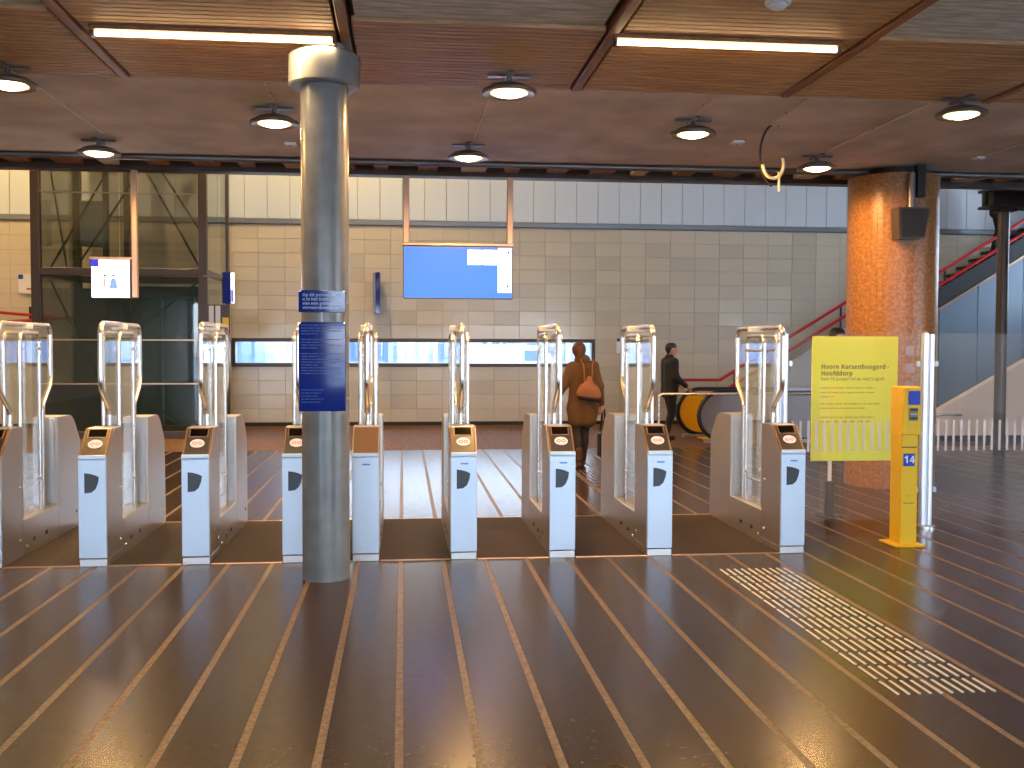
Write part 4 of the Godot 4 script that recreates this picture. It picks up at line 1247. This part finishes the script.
# ------------------------------------------------------------------ people
func mirror_hand(w: Vector3, dir: Vector3, palm: Vector3, side: float) -> Array:
	# palm and five fingers from the wrist along dir; palm faces inwards
	var out := []
	var d := dir.normalized()
	var across := d.cross(palm).normalized() * side
	var p := palm.normalized()
	out.append([w, w + d * 0.045, 0.024, 0.026])
	out.append([w + d * 0.05 - across * 0.016, w + d * 0.085 - across * 0.02, 0.021, 0.017])
	out.append([w + d * 0.05 + across * 0.016, w + d * 0.085 + across * 0.02, 0.021, 0.017])
	var long := [0.062, 0.072, 0.068, 0.052]
	for k in 4:
		var b := w + d * 0.085 + across * (-0.031 + 0.0205 * k)
		var m: Vector3 = b + d * long[k] * 0.5 + p * 0.008
		out.append([b, m, 0.0095, 0.009])
		out.append([m, m + d * long[k] * 0.38 + p * 0.028, 0.009, 0.0075])
	var t := w + d * 0.03 - across * 0.026
	var t2 := t + d * 0.035 - across * 0.022 + p * 0.012
	out.append([t, t2, 0.012, 0.0105])
	out.append([t2, t2 + d * 0.03 + p * 0.012, 0.0105, 0.0085])
	return out

func head_bones(c: Vector3, fwd: Vector3, s := 1.0) -> Array:
	var up := Vector3.UP
	var rt := fwd.cross(up).normalized()
	return [
		[c + up * 0.035 * s - fwd * 0.02 * s, c + up * 0.045 * s + fwd * 0.015 * s, 0.082 * s, 0.078 * s],
		[c + fwd * 0.03 * s - up * 0.02 * s, c + fwd * 0.045 * s - up * 0.065 * s, 0.062 * s, 0.042 * s],
		[c + fwd * 0.088 * s + up * 0.015 * s, c + fwd * 0.108 * s - up * 0.02 * s, 0.010 * s, 0.014 * s],
		[c + fwd * 0.083 * s - up * 0.052 * s - rt * 0.015 * s, c + fwd * 0.083 * s - up * 0.052 * s + rt * 0.015 * s, 0.011 * s, 0.011 * s],
		[c + rt * 0.08 * s + up * 0.012 * s - fwd * 0.01 * s, c + rt * 0.08 * s - up * 0.02 * s, 0.014 * s, 0.010 * s],
		[c - rt * 0.08 * s + up * 0.012 * s - fwd * 0.01 * s, c - rt * 0.08 * s - up * 0.02 * s, 0.014 * s, 0.010 * s]]

func face_parts(parent: Node3D, c: Vector3, fwd: Vector3) -> void:
	var rt := fwd.cross(Vector3.UP).normalized()
	var ball := MB.new().lathe([Vector2(0, -0.010), Vector2(0.007, -0.007), Vector2(0.010, 0), Vector2(0.007, 0.007), Vector2(0, 0.010)], 10).mesh()
	for s in [-1, 1]:
		part("eye", ball, mats.black, parent, c + fwd * 0.086 + rt * 0.032 * s + Vector3.UP * 0.018)

func grown(bones: Array, by: float) -> Array:
	var out := []
	for b in bones:
		out.append([b[0], b[1], b[2] + by, b[3] + by])
	return out

func build_people() -> void:
	var V := func(x, y, z): return Vector3(x, y, z)
	# woman walking away with a backpack
	var w := thing("person", "woman walking away in a brown coat with an orange backpack", "person", Vector3(2.44, 0, -13.75))
	var fw := Vector3(0, 0, -1)
	var hc := Vector3(-0.05, 1.57, -0.03)
	var la := [V.call(-0.15, 1.375, 0.0), V.call(-0.27, 1.12, 0.03), V.call(-0.36, 0.90, -0.06)]
	var ra := [V.call(0.15, 1.375, 0.0), V.call(0.225, 1.11, 0.03), V.call(0.265, 0.86, -0.02)]
	var ll := [V.call(-0.085, 0.90, 0), V.call(-0.075, 0.49, -0.02), V.call(-0.06, 0.09, 0.10)]
	var rl := [V.call(0.085, 0.90, 0), V.call(0.045, 0.49, -0.10), V.call(0.02, 0.09, -0.10)]
	var bones := head_bones(hc, fw, 0.98)
	bones.append([Vector3(-0.02, 1.40, 0), Vector3(-0.03, 1.54, -0.015), 0.055, 0.05])
	bones.append([la[0], ra[0], 0.06, 0.06])
	for s in [-1, 1]:
		bones.append([Vector3(0.07 * s, 1.32, 0), Vector3(0.06 * s, 1.08, 0), 0.105, 0.085])
		bones.append([Vector3(0.06 * s, 1.08, 0), Vector3(0.085 * s, 0.92, 0), 0.085, 0.105])
	for a in [la, ra]:
		bones.append([a[0], a[1], 0.05, 0.04])
		bones.append([a[1], a[2], 0.038, 0.027])
	for l in [ll, rl]:
		bones.append([l[0], l[1], 0.085, 0.055])
		bones.append([l[1], l[1].lerp(l[2], 0.35), 0.052, 0.055])
		bones.append([l[1].lerp(l[2], 0.35), l[2], 0.052, 0.036])
	part("body", body_mesh(bones, 0.016, 0.03), mats.skin, w)
	var hands := mirror_hand(la[2], Vector3(-0.25, -1, -0.15), Vector3(1, 0, 0), -1.0)
	part("hand", body_mesh(hands, 0.005, 0.008), mats.skin, w)
	part("hand", body_mesh(mirror_hand(ra[2], Vector3(0.0, -1, 0.0), Vector3(-1, 0, 0), 1.0), 0.005, 0.008), mats.skin, w)
	face_parts(w, hc, fw)
	var coat := [[la[0] * 0.96, ra[0] * 0.96 + Vector3(0, 0.055, 0), 0.078, 0.078]]
	for s in [-1, 1]:
		coat.append([Vector3(0.075 * s, 1.33, 0), Vector3(0.07 * s, 1.08, 0), 0.122, 0.108])
		coat.append([Vector3(0.07 * s, 1.08, 0), Vector3(0.085 * s, 0.80, 0), 0.108, 0.13])
		coat.append([Vector3(0.085 * s, 0.80, 0), Vector3(0.075 * s, 0.66, 0), 0.13, 0.125])
	for a in [la, ra]:
		coat.append([a[0], a[1], 0.07, 0.062])
		coat.append([a[1], a[1].lerp(a[2], 0.94), 0.06, 0.048])
	part("coat", body_mesh(coat, 0.016, 0.035), mats.coat, w)
	part("coat_collar", body_mesh([[Vector3(-0.05, 1.47, 0.01), Vector3(0.03, 1.47, 0.01), 0.07, 0.07]], 0.014, 0.02), mats.coat, w)
	part("tights", body_mesh(grown([[ll[0], ll[1], 0.085, 0.057], [ll[1], ll[1].lerp(ll[2], 0.4), 0.056, 0.058], [ll[1].lerp(ll[2], 0.4), ll[2], 0.058, 0.042], [rl[0], rl[1], 0.085, 0.057], [rl[1], rl[1].lerp(rl[2], 0.4), 0.056, 0.058], [rl[1].lerp(rl[2], 0.4), rl[2], 0.058, 0.042]], 0.009), 0.014, 0.012), mats.tights, w)
	for l in [ll, rl]:
		part("boot", body_mesh([[l[2] + Vector3(0, 0.14, 0), l[2] - Vector3(0, 0.03, 0), 0.052, 0.046], [l[2] + Vector3(0, -0.05, 0.015), l[2] + Vector3(0, -0.05, -0.15), 0.04, 0.034]], 0.012, 0.02), mats.boot, w)
	part("hair", body_mesh([[hc + Vector3(0, 0.045, 0.012), hc + Vector3(0, 0.05, -0.02), 0.098, 0.09], [hc + Vector3(0, 0.0, 0.035), hc + Vector3(0, -0.11, 0.05), 0.075, 0.05]], 0.012, 0.03), mats.hair_brown, w)
	# backpack and handbag: things of their own
	var bp := thing("backpack", "orange-brown backpack with dark base on the woman's back", "backpack", Vector3(2.48, 1.0, -13.51))
	part("sack", body_mesh([[Vector3(0.01, 0.22, -0.01), Vector3(0.01, 0.12, 0.0), 0.035, 0.07], [Vector3(-0.06, 0.08, 0), Vector3(0.075, 0.06, 0), 0.075, 0.075], [Vector3(-0.11, 0.02, 0), Vector3(0.12, -0.01, 0), 0.055, 0.055]], 0.013, 0.05), mats.backpack, bp)
	part("base", body_mesh([[Vector3(-0.11, -0.02, 0), Vector3(0.15, -0.06, 0), 0.045, 0.045]], 0.013, 0.02), mats.backpack_dark, bp)
	for s in [-1, 1]:
		part("strap", MB.new().tube([Vector3(0.07 * s, -0.05, -0.06), Vector3(0.05 * s, 0.20, -0.035), Vector3(0.06 * s, 0.40, -0.06), Vector3(0.09 * s, 0.475, -0.14)], 0.008, 8).mesh(), mats.backpack, bp)
	var hb := thing("handbag", "tall dark handbag hanging from the woman's right hand", "bag", Vector3(2.735, 0.12, -13.77))
	part("bag_body", bm(Vector3(0.13, 0.36, 0.26), 0.03), mats.bag, hb, Vector3(0, 0.18, 0))
	for s in [-1, 1]:
		part("handle", MB.new().tube([Vector3(0.03 * s, 0.34, -0.08), Vector3(0.02 * s, 0.56, -0.03), Vector3(0.015 * s, 0.665, 0.0), Vector3(0.02 * s, 0.56, 0.03), Vector3(0.03 * s, 0.34, 0.08)], 0.01, 8).mesh(), mats.bag, hb)
	# man in black by the escalator, facing right, hand on its rail
	man("man in a black jacket and black trousers reaching for the escalator rail", Vector3(4.68, 0, -17.6), Vector3(1, 0, -0.12).normalized(), 1.71, mats.jacket, true)
	man("man whose dark head shows just above the yellow poster", Vector3(6.36, 0, -14.5), Vector3(1, 0, 0.3).normalized(), 1.93, mats.jacket_grey, false)
	man("dark figure climbing the red-railed stair behind the slim steel column", Vector3(12.5, 3.66, -20.45), Vector3(1, 0, 0), 1.72, mats.jacket, false)

func man(label: String, at: Vector3, fwd: Vector3, height: float, jacket: Material, reach: bool) -> void:
	var p := thing("person", label, "person", at)
	var s := height / 1.74
	var up := Vector3.UP
	var rt := fwd.cross(up).normalized()
	var P := func(r, y, f): return (rt * r + up * y + fwd * f) * s
	var hc: Vector3 = P.call(0, 1.61, 0.03)
	var la := [P.call(-0.19, 1.40, 0.0), P.call(-0.24, 1.13, 0.0), P.call(-0.20, 0.98, 0.24) if reach else P.call(-0.25, 0.87, 0.05)]
	var ra := [P.call(0.19, 1.40, 0.0), P.call(0.24, 1.12, -0.04), P.call(0.25, 0.87, 0.03)]
	if reach:
		ra = [P.call(0.19, 1.40, 0.0), P.call(0.24, 1.14, 0.02), P.call(0.20, 0.98, 0.23)]
	var ll := [P.call(-0.09, 0.92, 0), P.call(-0.09, 0.50, 0.08), P.call(-0.09, 0.085, -0.04)]
	var rl := [P.call(0.09, 0.92, 0), P.call(0.09, 0.50, 0.02), P.call(0.09, 0.085, -0.14)]
	var bones := head_bones(hc, fwd, s)
	bones.append([P.call(0, 1.42, 0), P.call(0, 1.55, 0.015), 0.06 * s, 0.055 * s])
	bones.append([la[0], ra[0], 0.065, 0.065])
	for q in [-1, 1]:
		bones.append([P.call(0.075 * q, 1.34, 0), P.call(0.065 * q, 1.08, 0), 0.115, 0.1])
		bones.append([P.call(0.065 * q, 1.08, 0), P.call(0.08 * q, 0.93, 0), 0.1, 0.105])
	for a in [la, ra]:
		bones.append([a[0], a[1], 0.055, 0.044])
		bones.append([a[1], a[2], 0.042, 0.03])
	for l in [ll, rl]:
		bones.append([l[0], l[1], 0.088, 0.06])
		bones.append([l[1], l[2], 0.06, 0.04])
	part("body", body_mesh(bones, 0.018, 0.03), mats.skin, p)
	for k in 2:
		var a: Array = la if k == 0 else ra
		var dir: Vector3 = (a[2] - a[1]).normalized()
		part("hand", body_mesh(mirror_hand(a[2], dir, -up if reach else rt * (1 if k == 0 else -1), -1.0 if k == 0 else 1.0), 0.005, 0.008), mats.skin, p)
	face_parts(p, hc, fwd)
	var j := [[la[0], ra[0], 0.085, 0.085]]
	for q in [-1, 1]:
		j.append([P.call(0.08 * q, 1.35, 0), P.call(0.075 * q, 1.08, 0), 0.132, 0.122])
		j.append([P.call(0.075 * q, 1.08, 0), P.call(0.085 * q, 0.86, 0), 0.122, 0.128])
	for a in [la, ra]:
		j.append([a[0], a[1], 0.078, 0.064])
		j.append([a[1], a[1].lerp(a[2], 0.95), 0.062, 0.048])
	part("jacket", body_mesh(j, 0.018, 0.035), jacket, p)
	part("jacket_collar", body_mesh([[P.call(-0.03, 1.475, -0.01), P.call(0.03, 1.475, -0.01), 0.075 * s, 0.075 * s]], 0.014, 0.02), jacket, p)
	part("trousers", body_mesh(grown([[ll[0], ll[1], 0.092, 0.066], [ll[1], ll[2] - up * 0.02, 0.064, 0.055], [rl[0], rl[1], 0.092, 0.066], [rl[1], rl[2] - up * 0.02, 0.064, 0.055]], 0.006), 0.016, 0.012), mats.trousers, p)
	for l in [ll, rl]:
		part("shoe", body_mesh([[l[2] - up * 0.045 - fwd * 0.03, l[2] - up * 0.05 + fwd * 0.16, 0.042, 0.034]], 0.012, 0.02), mats.black, p)
	part("hair", body_mesh([[hc + up * 0.055 * s - fwd * 0.03 * s, hc + up * 0.062 * s + fwd * 0.015 * s, 0.086 * s, 0.078 * s], [hc + up * 0.0 - fwd * 0.05 * s, hc - up * 0.03 * s - fwd * 0.05 * s, 0.062 * s, 0.045 * s]], 0.011, 0.03), mats.hair_dark, p)

# ------------------------------------------------------------------ outside
func build_outside() -> void:
	var g := struct("ground")
	bx("pavement", Vector3(-150, -0.6, -200), Vector3(150, -0.32, 150), mats.pavement, g)
	var b := thing("pavilion_building", "low pale blue glazed building seen outside through the window strip", "building", Vector3(2, -0.32, -62))
	part("wall", bm(Vector3(70, 3.9, 8)), mats.facade, b, Vector3(0, 1.95, -4))
	part("roof_edge", bm(Vector3(71, 0.25, 9)), mats.facade_pale, b, Vector3(0, 4.0, -4))
	for k in 26:
		var x := -33.8 + k * 2.7
		part("window", bm(Vector3(1.9, 1.5 if k % 3 else 2.2, 0.06)), mats.facade_glass if k % 4 else mats.facade_pale, b, Vector3(x, 1.9, 0.03))
		part("pilaster", bm(Vector3(0.3, 3.8, 0.2)), mats.facade_pale, b, Vector3(x + 1.35, 1.9, 0.1))
	var ob := thing("office_block", "grey office block seen outside behind the window strip's left end", "building", Vector3(-14.4, -0.32, -40))
	part("wall", bm(Vector3(19, 14, 8)), mats.facade, ob, Vector3(0, 7, -4))
	part("roof_edge", bm(Vector3(19.4, 0.3, 8.4)), mats.facade_pale, ob, Vector3(0, 14.15, -4))
	for k in 9:
		for y in 4:
			part("window", bm(Vector3(1.4, 1.6, 0.06)), mats.facade_glass, ob, Vector3(-8.4 + k * 2.1, 1.9 + y * 3.3, 0.03))
	var v := thing("parked_van", "white van parked outside behind the window strip", "van", Vector3(4.6, -0.32, -46))
	part("van_body", MB.new().extrude(PackedVector2Array([Vector2(-2.3, 0.35), Vector2(2.3, 0.35), Vector2(2.3, 1.2), Vector2(1.5, 2.0), Vector2(-2.2, 2.05), Vector2(-2.3, 1.9)]), -0.9, 0.9).mesh(), mats.white, v)
	part("van_window", bm(Vector3(0.7, 0.5, 0.02)), mats.facade_glass, v, Vector3(1.1, 1.55, 0.905))
	for x in [-1.5, 1.5]:
		part("wheel", MB.new().lathe([Vector2(0, -0.12), Vector2(0.35, -0.12), Vector2(0.35, 0.12), Vector2(0, 0.12)], 20).mesh(), mats.black, v, Vector3(x, 0.35, 0.8)).rotation.x = PI / 2
